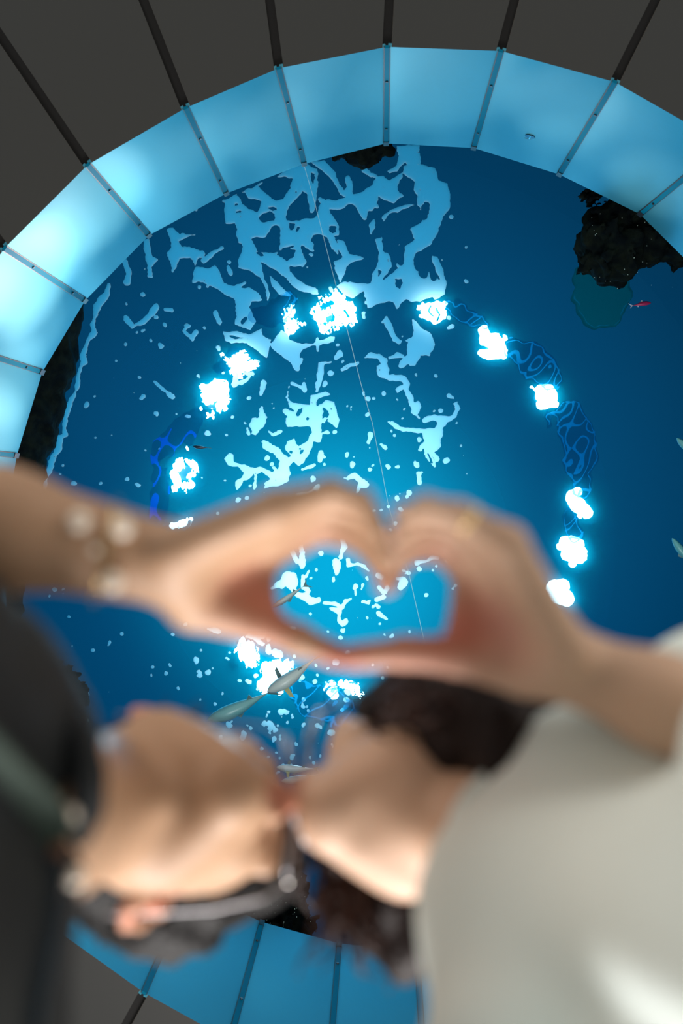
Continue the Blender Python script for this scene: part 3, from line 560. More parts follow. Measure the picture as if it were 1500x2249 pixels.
# lamps over the pool; the surface's ripple distortion is drawn into each glow outline
LAMPS = [
 ('white lamp glow, uppermost of the right-hand lamps', [[(1062,725,12),(1068,745,15),(1090,750,20),(1100,770,14)],[(1060,775,10),(1075,778,12),(1105,778,9)],[(1108,742,7)]], [[(1101,733,4),(1103,739,3)]], 1.5, 0),
 ('squarish white lamp glow below the uppermost right lamp', [[(1186,857,12),(1205,856,12),(1214,866,10)],[(1188,870,13),(1208,876,18)],[(1190,888,12),(1222,888,8)],[(1168,850,4),(1175,856,3),(1180,860,4)]], [], 1.2, 0),
 ('slanted white lamp glow at right of the finger tips', [[(1255,1088,12),(1268,1080,11)],[(1256,1095,13),(1270,1110,17),(1290,1125,14)],[(1274,1134,5)]], [[(1285,1082,7)]], 1.0, 0),
 ('round white lamp glow right of the raised right hand', [[(1245,1195,18),(1265,1195,18)],[(1248,1215,16),(1272,1218,20)],[(1258,1238,9)],[(1230,1203,8)]], [], 1.5, 0),
 ('white lamp glow touching the wrist of the right hand', [[(1215,1290,16),(1235,1290,18)],[(1220,1310,16),(1243,1312,19)],[(1178,1280,4),(1176,1290,3)],[(1190,1300,4)],[(1198,1318,4),(1210,1328,6),(1215,1342,4)],[(1212,1360,3)]], [], 1.5, 0),
 ('ragged white lamp glow beside the hooked foam', [[(920,675,6),(935,680,14),(955,680,20),(975,672,9)],[(925,695,5),(950,698,14),(965,690,12)]], [[(943,672,2),(940,685,2),(948,695,2)],[(957,676,2),(962,690,2),(955,705,2)]], 3, 3),
 ('broad splintered white lamp glow under the large foam patch', [[(640,685,8),(632,705,9),(640,718,12),(655,715,10)],[(700,660,4),(740,655,14),(755,665,14)],[(690,680,10),(700,700,10),(720,690,12),(745,690,16),(770,680,12)],[(700,718,6),(740,712,10),(770,708,8)],[(760,700,12),(785,700,5)]], [[(655,690,6),(665,700,7)],[(715,668,3),(712,680,4)],[(760,690,3),(768,697,3)],[(720,700,3),(735,704,3)],[(680,700,5)]], 7, 6),
 ('white lamp glow, upper one of the two at left', [[(495,778,5),(505,790,8),(520,795,16),(535,790,14)],[(530,780,8),(537,770,6)],[(520,810,14),(538,808,12),(560,802,7)],[(525,825,8)]], [], 3.5, 3),
 ('large white lamp glow, lower one of the two at left', [[(445,848,5),(462,850,9)],[(460,870,22),(480,850,20),(490,875,16)],[(485,895,12),(478,905,6)],[(455,915,5),(465,913,6)],[(438,900,4)]], [[(450,900,7),(465,898,6)]], 3.5, 3),
 ('ragged ring-like white lamp glow above the left wrist', [[(395,1020,11),(385,1040,9),(390,1065,8),(385,1075,5)],[(410,1015,7),(425,1020,7),(427,1035,6),(415,1045,5)],[(405,1068,6),(420,1062,9)],[(410,1078,3)],[(412,985,4),(417,990,3)]], [[(405,1035,4)]], 3, 2),
 ('faint white lamp glow along the top of the left hand', [[(380,1155,6),(400,1150,8),(410,1143,4)],[(420,1140,3)]], [], 2, 1),
 ('round white lamp glow left of the striped fish', [[(545,1435,20),(540,1430,22),(550,1450,18)],[(530,1410,8),(518,1425,6)],[(565,1445,8)]], [], 4, 2),
 ('broad white lamp glow behind the belly of the large fish', [[(590,1470,18),(610,1470,20),(632,1462,12)],[(600,1490,16),(575,1500,9),(585,1515,9)],[(620,1515,6),(615,1520,4)]], [], 4, 2),
 ('round white lamp glow above the brow of the right face', [[(732,1522,13),(735,1528,10)],[(720,1505,3),(713,1515,3)],[(728,1503,3),(736,1504,2)]], [], 1.5, 1),
 ('fan-shaped white lamp glow beside the dark curls', [[(750,1500,6),(765,1512,8),(770,1520,7)],[(782,1512,9),(790,1525,7)]], [], 5, 2),
]
LP = []
for lab, st, ho, rag, wv in LAMPS:
    P = np.array([p for s in st for p in s]); x0, y0 = P[:, :2].min(0)-36; x1, y1 = P[:, :2].max(0)+36
    gx, gy, gF = field(st, ho, x0, y0, x1, y1, 1.0, warp=wv+1, seed=int(P[0, 0]) % 97+3, rag=rag, ragf=.16 if rag < 2 else .3)
    c = P[:, :2].mean(0); base = W(*c, HS+.10); o = empty('flood_lamp', base); tag(o, lab, 'lamp')
    l = sheet_obj('lamp_glow_sheet', gx, gy, gF, HS+.045, M['lamp'], None, thick=.01)
    l.data.transform(Matrix.Translation(-Vector([float(v) for v in base]))); l.parent = o
    rr = .055; mb = MB().add(tube([(0, 0, 0), (0, 0, .05), (0, 0, .22)], [rr, rr*.95, rr*.55], 16)); mesh_obj('lamp_housing', mb.V, mb.F, M['dark'], o)
    area = max(.3, (gF > 0).sum()/3500); LP.append((c, area))
    light('flood_lamp_light', 'POINT', W(c[0], c[1], HS+.03+.13), .35*area, (.45, .85, 1), shadow_soft_size=.03)

# ================================================================== rocks in the tank
def rock(label, P, R, amp=.05, h=.025, seed=1, name='rock', m=None, fr=14, cat='rock'):
    P = [W(*p) for p in P]; R = list(R); mr = max(R)+.12; lo = np.min(P, 0)-mr; hi = np.max(P, 0)+mr
    s = Sdf(lo, hi, h).chain(P, R, .06) if len(P) > 1 else Sdf(lo, hi, h).ell(P[0], [R[0]]*3)
    a, b, c = sn(seed, fr, 8), sn(seed+1, fr*2.5, 8), sn(seed+2, fr*5, 8)
    s.disp(lambda X, Y, Z: amp*(a(X, Y, Z)+.6*b(X, Y, Z)+.35*c(X, Y, Z))); V, Q = s.mesh()
    o = net_obj(name, V, Q, m or M['rock']); geo_origin(o, np.mean(P, 0)); tag(o, label, cat); return o
rock('big black rock with a scalloped edge at the right of the window', [(1365,510,6.35),(1345,545,6.3),(1440,500,6.35),(1560,530,6.4)], [.20,.20,.20,.16], .030, .014, 3, fr=22)
rock('small spiky black rock poking past the upper right panels', [(1320,405,6.35),(1300,428,6.35)], [.05,.05], .035, .012, 8, fr=30)
rock('small black rock at the top of the window', [(745,335,6.3),(790,335,6.3),(850,318,6.3)], [.05,.08,.045], .025, .014, 12, fr=26)
rock('long dark algae-covered rock wall down the left of the window', [(88,590,6.5),(45,770,6.5),(2,910,6.5),(-42,1070,6.5),(-72,1300,6.5)], [.33,.34,.35,.36,.36], .018, .022, 17, fr=12)
rock('dark speckled rock between the two faces', [(560,1960,6.4),(610,1930,6.4),(615,2000,6.4),(650,2040,6.4),(500,2000,6.4)], [.16,.13,.17,.09,.12], .045, .016, 23, fr=22)
rock('small black coral head beside the dark jacket', [(100,1510,6.4),(135,1500,6.4),(160,1525,6.4)], [.12,.10,.07], .02, .013, 31, fr=34, name='coral', cat='coral')
rock('small dark coral lobe right of the black coral head', [(180,1518,6.35),(178,1535,6.35)], [.045,.05], .012, .011, 37, fr=34, name='coral', cat='coral')
sx, sy, sF = field([[(1290,610,34),(1310,650,46),(1330,670,44),(1350,640,40),(1360,600,30)],[(1300,680,32),(1330,695,22)]], [], 1220, 540, 1440, 760, 2, warp=7, seed=50, rag=4, ragf=.06)  # tinted sheet standing in for the rock's green reflection
tag(sheet_obj('rock_ghost', sx, sy, sF, HS-.12, M['slab'], thick=.05), 'faint green ghost reflection of rock below the big black rock', 'slab')
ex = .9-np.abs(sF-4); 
SL = bpy.data.objects['rock_ghost']; e = sheet_obj('ghost_rim', sx, sy, np.where(sy[None, :] > 640, ex, -1), HS-.13, M['crest'], None, thick=.004)
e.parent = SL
# pale specks drifting in front of the rocks
mb = MB()
for i in range(90):
    x, y = (random.uniform(1285, 1500), random.uniform(430, 640)) if i < 35 else (random.gauss(620, 45), random.gauss(1990, 55))
    mb.add(sphere(W(x, y, 6.1), random.uniform(.0012, .003), 5, 3))
tag(mesh_obj('drifting_speck', mb.V, mb.F, mat('speck', (.6, .7, .6), .6)), 'tiny pale specks drifting in front of the dark rocks', 'specks', kind='stuff')
# thin cable across the window
cp = [(664,350),(690,440),(718,550),(745,655),(768,745),(792,840),(818,930),(838,1030),(853,1110),(876,1190),(897,1255),(914,1330),(930,1400),(950,1500),(965,1600)]
o = mesh_obj('cable', *tube([W(*p, H2-.004) for p in cp], [.0022]*len(cp), 6), M['cable']); tag(o, 'thin pale line running down the middle of the window', 'cable'); geo_origin(o, W(*cp[7], H2-.01))

# ================================================================== fish
def fish(label, head, tail, d, fat, belly=(.62, .70, .66), back=(.05, .22, .26), fins=True, marks=True, roll=0, fm='fin', mt=None, flat=1.0):
    A, B = W(*head, d), W(*tail, d); L = np.linalg.norm(B-A); ax = (B-A)/L
    dn = np.array([0, 0, -1.]); sd = np.cross(ax, dn)
    c, s_ = math.cos(roll), math.sin(roll); sd, dn = c*sd+s_*dn, -s_*sd+c*dn      # sd: fish's side, dn: belly direction
    root = empty('fish', (A+B)/2); tag(root, label, 'fish', 'fish swimming above the window'); C0 = (A+B)/2
    prof = [(0, .05), (.04, .35), (.12, .68), (.25, .95), (.38, 1), (.55, .85), (.72, .52), (.86, .22), (.95, .10), (1, .07)]
    V = []; Fs = []; cols = []; n = 14
    bend = .03*L
    for t, w in prof:
        for k in range(n):
            a = 2*math.pi*k/n; r = w*fat*L
            V.append(A-C0+ax*t*L+sd*(math.cos(a)*r*flat+bend*math.sin(t*4))+dn*math.sin(a)*r*1.15)
            b = math.sin(a)*.5+.5; cols.append(np.array(back)*(1-b)+np.array(belly)*b)
    for i in range(len(prof)-1):
        for k in range(n): l = (k+1) % n; Fs.append((i*n+k, i*n+l, (i+1)*n+l, (i+1)*n+k))
    Fs += [tuple(range(n))[::-1], tuple((len(prof)-1)*n+k for k in range(n))]
    if mt is None:
        ob = mesh_obj('body', V, Fs, M['fish'], root, True); a = ob.data.color_attributes.new('Col', 'FLOAT_COLOR', 'POINT')
        a.data.foreach_set('color', np.c_[np.array(cols), np.ones(len(V))].astype(np.float32).ravel())
    else: ob = mesh_obj('body', V, Fs, M[mt], root, True)
    def fin(name, pts, th=.003, m=fm):
        pts = [np.array(p) for p in pts]; nn = np.cross(pts[1]-pts[0], pts[2]-pts[0]); nn = nn/np.linalg.norm(nn)
        return mesh_obj(name, *prism(pts, nn*th), M[m], root, fix=True)
    T = B-C0+sd*bend*math.sin(4)
    fin('tail_fin', [T-ax*.03*L, T+ax*.13*L+dn*.13*L, T+ax*.17*L+dn*.17*L, T+ax*.07*L, T+ax*.17*L-dn*.17*L, T+ax*.13*L-dn*.13*L])
    mid = lambda t: A-C0+ax*t*L+sd*bend*math.sin(t*4)
    fin('dorsal_fin', [mid(.4)-dn*fat*L*.9, mid(.47)-dn*fat*L*1.9, mid(.6)-dn*fat*L*.8])
    fin('anal_fin', [mid(.66)+dn*fat*L*.6, mid(.74)+dn*fat*L*1.5, mid(.76)+dn*fat*L*.4])
    if fins:
        for s2 in (-1, 1):
            fin('pectoral_fin', [mid(.27)+sd*s2*fat*L*.85, mid(.30)+sd*s2*fat*L*2.2, mid(.36)+sd*s2*fat*L*2.5, mid(.36)+sd*s2*fat*L*.85], m='fin_yellow' if s2 > 0 else fm)
    for s2 in (-1, 1): mesh_obj('eye', *sphere(mid(.1)+sd*s2*fat*L*.5*flat-dn*fat*L*.1, .05*fat*L*1.6, 8, 5), M['iris'], root, True)
    return root
fish('large pale-bellied fish swimming over the lamp glow', (587,1519), (692,1450), 6.75, .125, roll=.35)
fish('teal fish following the large fish, nose down left', (455,1582), (590,1524), 6.8, .105, belly=(.22, .50, .50), fins=False, roll=.9)
fish('slim dark-backed fish inside the hand heart', (597,1334), (668,1288), 6.7, .075, fins=False, roll=1.1, flat=.7)
fish('silvery fish, upper of the pair between the faces', (607,1685), (690,1690), 6.7, .115, belly=(.75, .85, .88), roll=.9, flat=.8)
fish('silvery fish, lower of the pair between the faces', (618,1716), (700,1702), 6.75, .10, belly=(.70, .85, .85), roll=1.0, fins=False)
fish('small red fish beside the green reflection', (1430,665), (1389,671), 6.7, .105, mt='red', fm='pale', roll=1.2, fins=False)
fish('tiny dark fish near the left lamps', (424,980), (458,984), 6.7, .11, belly=(.01, .03, .06), back=(.01, .02, .04), fins=False)
fish('fish cut off by the right edge, upper one', (1486,962), (1540,1010), 6.7, .10, belly=(.15, .5, .5), roll=.8, fins=False)
fish('fish cut off by the right edge, lower one', (1476,1182), (1530,1250), 6.7, .09, belly=(.15, .5, .5), roll=.8, fins=False)

# ================================================================== people
def head_frame(c, Fi, Ui):
    """axes given in picture terms (right, up, away) -> world rotation (columns forward, left, up)"""
    f = np.array([-Fi[0], Fi[1], Fi[2]], float); f /= np.linalg.norm(f); u = np.array([-Ui[0], Ui[1], Ui[2]], float); u -= f*(u@f); u /= np.linalg.norm(u)
    return np.stack([f, np.cross(u, f), u], 1)
def head_sdf(s, c, R, sc=1.0, female=False):
    L = lambda f, l, u: c+R@(np.array([f, l, u])*sc)
    E = lambda p, r, k=.012, sub=False: s.ell(L(*p), np.array(r)*sc, R, k, sub)
    C = lambda p, q, ra, rb, k=.012, sub=False: s.cap(L(*p), L(*q), ra*sc, rb*sc, k, sub)
    jw = .044 if female else .046
    E((-.012, 0, .045), (.098, .075, .083), .02); E((.03, 0, .0), (.062, .064, .09), .03)
    E((.02, 0, -.055), (.062, .052, .045), .03); E((.018, 0, -.070), (.062, .048, .034), .04)
    for sd in (-1, 1):
        C((-.015, sd*.052, -.03), (.012, sd*jw, -.070), .018, .018, .03); C((.012, sd*jw, -.072), (.078, sd*.012, -.098), .018, .017, .025)
        E((.066, sd*.036, -.012), (.026, .024, .026), .02); E((.084, sd*.030, .040), (.014, .026, .010), .015)
        E((.089, sd*.031, .016), (.012, .018, .013), .008, True); E((.076, sd*.031, .015), (.0135, .0135, .0125), .004)
    E((.082, 0, -.094), (.019, .022, .017), .02)
    C((.088, 0, .028), (.110, 0, -.016), .0075, .0095, .010); E((.113, 0, -.021), (.0125, .0115, .010), .006)
    for sd in (-1, 1): E((.102, sd*.012, -.026), (.011, .008, .008), .005)
    for sd in (-1, 1): E((.107, sd*.0075, -.034), (.006, .0042, .006), .002, True)
    E((.087, 0, -.055), (.020, .028, .020), .015)
    C((.103, -.017, -.0485), (.103, .017, -.0485), .0050, .0050, .003); C((.102, -.014, -.0605), (.102, .014, -.0605), .0062, .0062, .003)
    for sd in (-1, 1):
        # ear: rim, lobe, hollow
        P = [(-.004, .072, -.030), (-.014, .080, -.036), (-.026, .086, -.018), (-.034, .092, .006), (-.028, .092, .026), (-.012, .086, .030), (-.002, .078, .018)]
        for a, b in zip(P[:-1], P[1:]): C((a[0], sd*a[1], a[2]), (b[0], sd*b[1], b[2]), .0055, .0055, .004)
        E((-.017, sd*.079, .0), (.017, .006, .028), .006); E((-.008, sd*.079, -.033), (.008, .006, .009), .006)
        E((-.014, sd*.089, .002), (.009, .006, .014), .003, True)
    return L
def hand_sdf(s, J, wrist, Wd):
    """J: five chains (thumb first) of (px,py,d); wrist pixel point"""
    pw = W(*wrist)
    rad = {0: (.021, .0150, .0120, .0095), 1: (.0130, .0098, .0088, .0078), 2: (.0132, .0098, .0088, .0078), 3: (.0130, .0094, .0084, .0075), 4: (.0135, .0088, .0078, .0070)}
    for i, ch in enumerate(J):
        P = [W(*p) for p in ch]; R = rad[i]
        if i:
            off = (P[0]-W(*J[2][0]))*.55; s.cap(pw+off, P[0], .0150, R[0], .016)
        else: s.cap(pw, P[0], .022, R[0], .018)
        for a in range(len(P)-1): s.cap(P[a], P[a+1], R[a], R[a+1], .0035 if a or i == 0 else .006)
        for a in range(1, len(P)-1): s.ell(P[a], [R[a]*1.06]*3, None, .003)
def nails(parent, J, n, skin_mat):
    for i, ch in enumerate(J):
        a, b = W(*ch[-2]), W(*ch[-1]); ax = (b-a)/np.linalg.norm(b-a); nn = np.array(n, float); nn -= ax*(nn@ax); nn /= np.linalg.norm(nn); s = np.cross(ax, nn)
        R_ = np.stack([ax, s, nn], 1); r = .0075 if i else .009
        V, Fs = sphere((0, 0, 0), 1, 10, 6); V = [b+nn*r*.80+ax*.0015+R_@(np.array(v)*[.0065, .0052, .0016]) for v in V]
        mesh_obj('fingernail', V, Fs, skin_mat, parent, True)
nail_m = mat('nail', (.72, .45, .40), .25)
def glasses(label, c, R, sc, cat='glasses', sq=1.0):
    L = lambda f, l, u: c+R@(np.array([f, l, u])*sc); o0 = L(.11, 0, .012); root = empty('eyeglasses', o0); tag(root, label, cat)
    rel = lambda P: [p-o0 for p in P]
    for sd in (-1, 1):
        rim = [L(.113-abs(math.cos(a))*0-.012*(.5-.5*sd*math.cos(a)) if 0 else .114-.006*max(0, sd*math.cos(a)), sd*.035+.027*math.cos(a), .008+.023*math.sin(a)*sq) for a in np.linspace(0, 2*math.pi, 33)[:-1]]
        r_ = mesh_obj('rim', *tube(rel(rim), .0014, 8, True), M['frame'], root, True)
        mesh_obj('lens', rel(rim), [tuple(range(32))], M['lens'], root)
        arm = [L(.107, sd*.062, .018), L(.085, sd*.076, .018), L(.04, sd*.083, .016), L(-.01, sd*.084, .014), L(-.03, sd*.086, .0), L(-.042, sd*.086, -.02)]
        mesh_obj('temple', *tube(rel(arm), .0011, 8), M['frame'], root, True)
        mesh_obj('hinge', *sphere(L(.107, sd*.062, .018)-o0, .0035), M['metal'], root, True)
        mesh_obj('nose_pad', *sphere(L(.105, sd*.010, -.002)-o0, .0028), M['lens'], root, True)
    mesh_obj('bridge', *tube(rel([L(.114, -.009, .012), L(.117, 0, .016), L(.114, .009, .012)]), .0014, 8), M['frame'], root, True)
    return root
def eyes(parent, c, R, sc, o0):
    for sd in (-1, 1):
        p = c+R@(np.array([.0775, sd*.031, .015])*sc); e = mesh_obj('eye', *sphere(p-o0, .0125*sc, 14, 9), M['eye'], parent, True)
        q = c+R@(np.array([.0855, sd*.031, .015])*sc); mesh_obj('iris', *sphere(q-o0, .0060*sc, 10, 7), M['iris'], e, True)
def rel_to(o, root):
    o.data.transform(Matrix.Translation(-root.location)); o.parent = root; return o
def locks(P0, n, L, dirf, r, seed, curl=.0, cf=60, seg=9, sides=5):
    """tapered hair locks starting at points P0()"""
    rg = np.random.RandomState(seed); mb = MB()
    for i in range(n):
        p, nrm = P0(rg); d = dirf(p, nrm, rg); d = d/np.linalg.norm(d); l = L*rg.uniform(.6, 1.2)
        s1 = np.cross(d, [.3, .8, .5]); s1 /= np.linalg.norm(s1); s2 = np.cross(d, s1); ph = rg.rand()*6.28; fq = cf*rg.uniform(.7, 1.3); pts = []
        g = nrm*l*.25
        for k in range(seg):
            t = k/(seg-1); pts.append(p+d*l*t+g*math.sin(t*2.6)+curl*t**.5*(s1*math.cos(ph+fq*l*t)+s2*math.sin(ph+fq*l*t)))
        mb.add(tube(pts, [r*(1-.75*(k/(seg-1))**2) for k in range(seg)], sides))
    return mb

# ---------------------------------------------------------------- person A (left, dark jacket)
cA = W(364, 1782, .865); RA = head_frame(cA, (.99, .08, -.08), (.12, -.42, .88)); scA = .97
JA = [[(425,1322,.735),(560,1366,.745),(655,1406,.75),(740,1440,.75)],
      [(582,1222,.755),(705,1165,.75),(795,1190,.745),(850,1268,.74)],
      [(590,1185,.73),(720,1130,.725),(808,1160,.72),(848,1240,.72)],
      [(598,1148,.705),(730,1100,.70),(812,1135,.70),(845,1212,.70)],
      [(605,1118,.68),(728,1078,.68),(795,1100,.68),(835,1168,.68)]]
lo = np.array([-.10, -.50, ZC+.02]); hi = np.array([.62, .12, ZC+1.0])
s = Sdf(lo, hi, .0032)
elbow = W(-450, 1085, .66); wr = (385, 1243, .718); shA = W(-215, 1490, .60)
s.cap(W(*wr), W(0, 1160, .69), .0285, .0395, .02).cap(W(0, 1160, .69), elbow, .0405, .042, .02).cap(elbow, shA, .042, .045, .02)
hand_sdf(s, JA, wr, None)
s.cap(W(455,1300,.742), W(545,1290,.762), .018, .014, .014).cap(W(560,1240,.762), W(572,1335,.758), .013, .012, .012).cap(W(500,1240,.75), W(560,1350,.755), .014, .012, .014)
nb = np.array([.205, -.20, ZC+.665])
L = head_sdf(s, cA, RA, scA)
s.cap(L(-.028, 0, -.045), nb, .056, .058, .02); s.cap(L(.028, 0, -.09), nb+np.array([-.03, .0, 0]), .012, .012, .02)
s.ell(L(.028, 0, -.10)*.6+nb*.4, [.017, .016, .018], RA, .015)
nbi = nb+np.array([.06, -.01, -.07]); s.cap(nb, nbi, .054, .05, .03); s.cap(nbi, shA+np.array([.02, 0, -.01]), .04, .04, .03); s.cap(nbi, np.array([.30, -.44, ZC+.52]), .04, .04, .03); s.cap(nbi, np.array([.34, -.26, ZC+.20]), .05, .07, .04)
s.cap(np.array([.30, -.44, ZC+.52]), np.array([.37, -.50, ZC+.28]), .04, .036, .02); s.cap(np.array([.37, -.50, ZC+.28]), np.array([.36, -.46, ZC+.05]), .036, .028, .02)
V, Q = s.mesh(); baseA = (.45, .275, .170)
red = (.50, .13, .09); palm_glow = (.47, .16, .11)  # red light bounced inside the palms, painted into the skin
C = paint(V, baseA, [(W(520, 1290, .75), .055, palm_glow, .95), (W(600, 1360, .75), .04, red, .7), (W(745, 1440, .75), .03, red, .9), (W(850, 1260, .74), .022, (.6, .22, .15), .6), (W(690, 1170, .75), .05, (.62, .30, .22), .4),
     (L(.113, 0, -.02), .028, (.62, .20, .14), .7), (L(.104, 0, -.055), .022, (.50, .15, .12), .9), (L(-.012, .085, -.01), .045, (.66, .20, .14), .75), (L(-.012, -.085, -.02), .045, (.72, .28, .22), .8),
     (L(.09, .032, .045), .02, (.05, .03, .02), .6), (L(.09, -.032, .045), .02, (.05, .03, .02), .6)])
pA = empty('person', (.32, -.24, 0)); tag(pA, 'person at left in black jacket and glasses, chin raised, making half a heart', 'person')
o = net_obj('body', V, Q, M['skin'], None, C); rel_to(o, pA)
bm_mid = JA
for q_ in [1]:
    loc = pA.location
    before = set(bpy.data.objects); nails(pA, JA, (0, 1, .3), nail_m)
    for ob in set(bpy.data.objects)-before: ob.data.transform(Matrix.Translation(-pA.location))
eyes(pA, cA, RA, scA, np.array(pA.location))
# short black hair
lo = cA-.2; hi = cA+.2; s = Sdf(lo, hi, .0035)
s.ell(L(-.022, 0, .058), np.array([.100, .083, .088]), RA, .01); s.ell(L(-.05, 0, .01), np.array([.066, .078, .06]), RA, .02)
s.ell(L(.02, .01, .118), np.array([.090, .078, .046]), RA, .02); s.ell(L(-.03, .03, .10), np.array([.090, .080, .060]), RA, .02); s.ell(L(-.02, .040, .075), np.array([.085, .075, .060]), RA, .02)
s.ell(L(.082, 0, -.035), np.array([.062, .085, .105]), RA, .006, True); s.ell(L(-.01, 0, -.075), np.array([.1, .1, .062]), RA, .006, True)
for sd in (-1, 1): s.ell(L(-.010, sd*.088, -.008), np.array([.030, .022, .036]), RA, .004, True)
a1, a2 = sn(71, 90, 8), sn(72, 230, 8); s.disp(lambda X, Y, Z: .0045*a1(X, Y, Z)+.002*a2(X, Y, Z)); V, Q = s.mesh()
hA = net_obj('hair', V, Q, M['hair']); rel_to(hA, pA)
def scalp(rg, c=cA, R=RA, Lf=L, ff=(-.02, 0, .055), rr=(.096, .080, .085), cond=lambda v: v[2] > -.25+.9*max(0, v[0])):
    while True:
        v = rg.randn(3); v /= np.linalg.norm(v)
        if cond(v): return c+R@(np.array(ff)+v*np.array(rr)), R@v
mb = locks(scalp, 1500, .030, lambda p, n, rg: RA@np.array([.6, 0, -.2])+n*.42+rg.randn(3)*.22, .0015, 3, seg=5, sides=4)
st = mesh_obj('hair_strands', mb.V, mb.F, mat('hair_sheen', (.018, .015, .015), .35, spec=.6), hA, True); tag(st, kind='stuff'); st.data.transform(Matrix.Translation(-pA.location))
glasses('thin grey metal glasses on the left face', cA, RA, scA)
# jacket
def cloth(name, build, lo, hi, h, m, parent, amp, seed, fr=12, folds=None):
    s = Sdf(lo, hi, h); build(s); a, b = sn(seed, fr, 7), sn(seed+1, fr*2.6, 7)
    s.disp(lambda X, Y, Z: amp*((1-np.abs(a(X, Y, Z)))*1.2-.6+.35*b(X, Y, Z)))
    if folds: s.disp(folds)
    V, Q = s.mesh(); o = net_obj(name, V, Q, m); rel_to(o, parent); return o
shL = np.array([.285, -.50, ZC+.55])
def jac(s):
    s.cap(shA, shL, .075, .075, .05); s.cap(shA+np.array([.0, 0, -.02]), elbow+(shA-elbow)*.25, .070, .055, .03)
    s.cap(W(36, 1620, .675), W(36, 1810, .665), .046, .046, .03); s.cap(W(10, 1940, .62), W(10, 2320, .60), .040, .040, .04); s.cap(W(-60, 1560, .64), W(30, 1720, .66), .06, .05, .04)
    s.ell(np.array([.31, -.27, ZC+.42]), [.135, .20, .22], None, .06); s.ell(np.array([.34, -.26, ZC+.20]), [.125, .17, .25], None, .06)
    s.cap(shL, np.array([.37, -.53, ZC+.28]), .062, .052, .03); s.cap(np.array([.37, -.53, ZC+.28]), np.array([.36, -.47, ZC+.08]), .05, .042, .02)
JK = cloth('jacket', jac, (.02, -.66, ZC-.08), (.62, .16, ZC+.82), .0065, M['jacket'], pA, .006, 81)
# collar edge, laid on the jacket
cp_ = [W(150, 1550, .64), W(180, 1620, .625), W(196, 1700, .62), W(192, 1780, .62), W(160, 1850, .625), W(120, 1905, .64)]
mesh_obj('collar', *tube([p-np.array(pA.location) for p in cp_], [.006, .010, .011, .011, .009, .006], 10), M['jacket'], pA, True)
# trousers and shoes
def legs(s, x, y):
    s.ell((x+.02, y, .86), (.13, .17, .15), None, .05)
    for sy in (-1, 1): s.cap((x+.02, y+sy*.09, .82), (x+.02, y+sy*.10, .46), .088, .060, .03); s.cap((x+.02, y+sy*.10, .46), (x+.03, y+sy*.10, .10), .060, .052, .03)
def shoes(parent, x, y, m, f):
    for sy in (-1, 1):
        s = Sdf((x-.25, y+sy*.1-.08, -.02), (x+.25, y+sy*.1+.08, .18), .006); s.cap((x+.03, y+sy*.10, .055), (x+.03+f*.13, y+sy*.105, .040), .050, .038, .03); s.cap((x+.03, y+sy*.10, .06), (x+.03, y+sy*.10, .11), .042, .042, .02)
        s.disp(lambda X, Y, Z: np.maximum(0, .004-Z)*3+0*X+0*Y); V, Q = s.mesh(); V[:, 2] = np.maximum(V[:, 2], 0.0); rel_to(net_obj('shoe', V, Q, m), parent)
cloth('trousers', lambda s: legs(s, .36, -.26), (.1, -.56, .02), (.6, .06, 1.02), .009, M['trousers'], pA, .004, 90)
shoes(pA, .36, -.26, M['shoe'], -1)
# shoulder strap with leather tab and pale studs painted as metal glints (worn over the jacket)
from mathutils.bvhtree import BVHTree
bv = BVHTree.FromPolygons([v.co+pA.location for v in JK.data.vertices], [tuple(p.vertices) for p in JK.data.polygons])
def on_jacket(px, py, lift):
    o_ = Vector((0, 0, ZC)); d_ = Vector(W(px, py, 1))-o_; d_.normalize(); h_ = bv.ray_cast(o_, d_)[0]
    h_ = h_ if h_ is not None else o_+d_*.66
    return np.array(h_-d_*lift)
sp = [on_jacket(x, y, .004) for x, y in ((-120,1590),(-60,1640),(0,1695),(50,1745),(95,1795),(118,1850),(128,1900),(128,1960),(118,2030),(100,2110),(80,2200),(70,2300))]
root = empty('bag_strap', sp[3]); tag(root, 'olive webbing bag strap with leather tab over the black jacket', 'strap')
def ribbon(P, w, th):
    V = []; Fs = []; n = len(P)
    for i in range(n):
        d = P[min(i+1, n-1)]-P[max(i-1, 0)]; d = d/np.linalg.norm(d); vw = P[i]-np.array([0, 0, ZC]); s_ = np.cross(d, vw); s_ /= np.linalg.norm(s_); u_ = np.cross(s_, d)
        for a, b in ((-1, -1), (1, -1), (1, 1), (-1, 1)): V.append(P[i]+s_*a*w/2+u_*b*th/2)
    for i in range(n-1):
        for k in range(4): l = (k+1) % 4; Fs.append((4*i+k, 4*i+l, 4*i+4+l, 4*i+4+k))
    return V, Fs+[(0, 1, 2, 3), (4*n-1, 4*n-2, 4*n-3, 4*n-4)]
mesh_obj('webbing', *ribbon([p-sp[3] for p in sp[:6]], .030, .005), M['olive'], root, fix=True)
mesh_obj('webbing', *ribbon([p-sp[3] for p in sp[5:]], .008, .005), M['dark'], root, fix=True)
mesh_obj('leather_tab', *ribbon([on_jacket(x, y, .009)-sp[3] for x, y in ((138, 1768), (137, 1800), (135, 1840), (130, 1880))], .009, .004), M['leather'], root, fix=True)
for px, py in ((154, 1790), (165, 1928)):
    mesh_obj('stud', *sphere(on_jacket(px, py, .009)-sp[3], .0058, 12, 8), M['bead'], root, True)
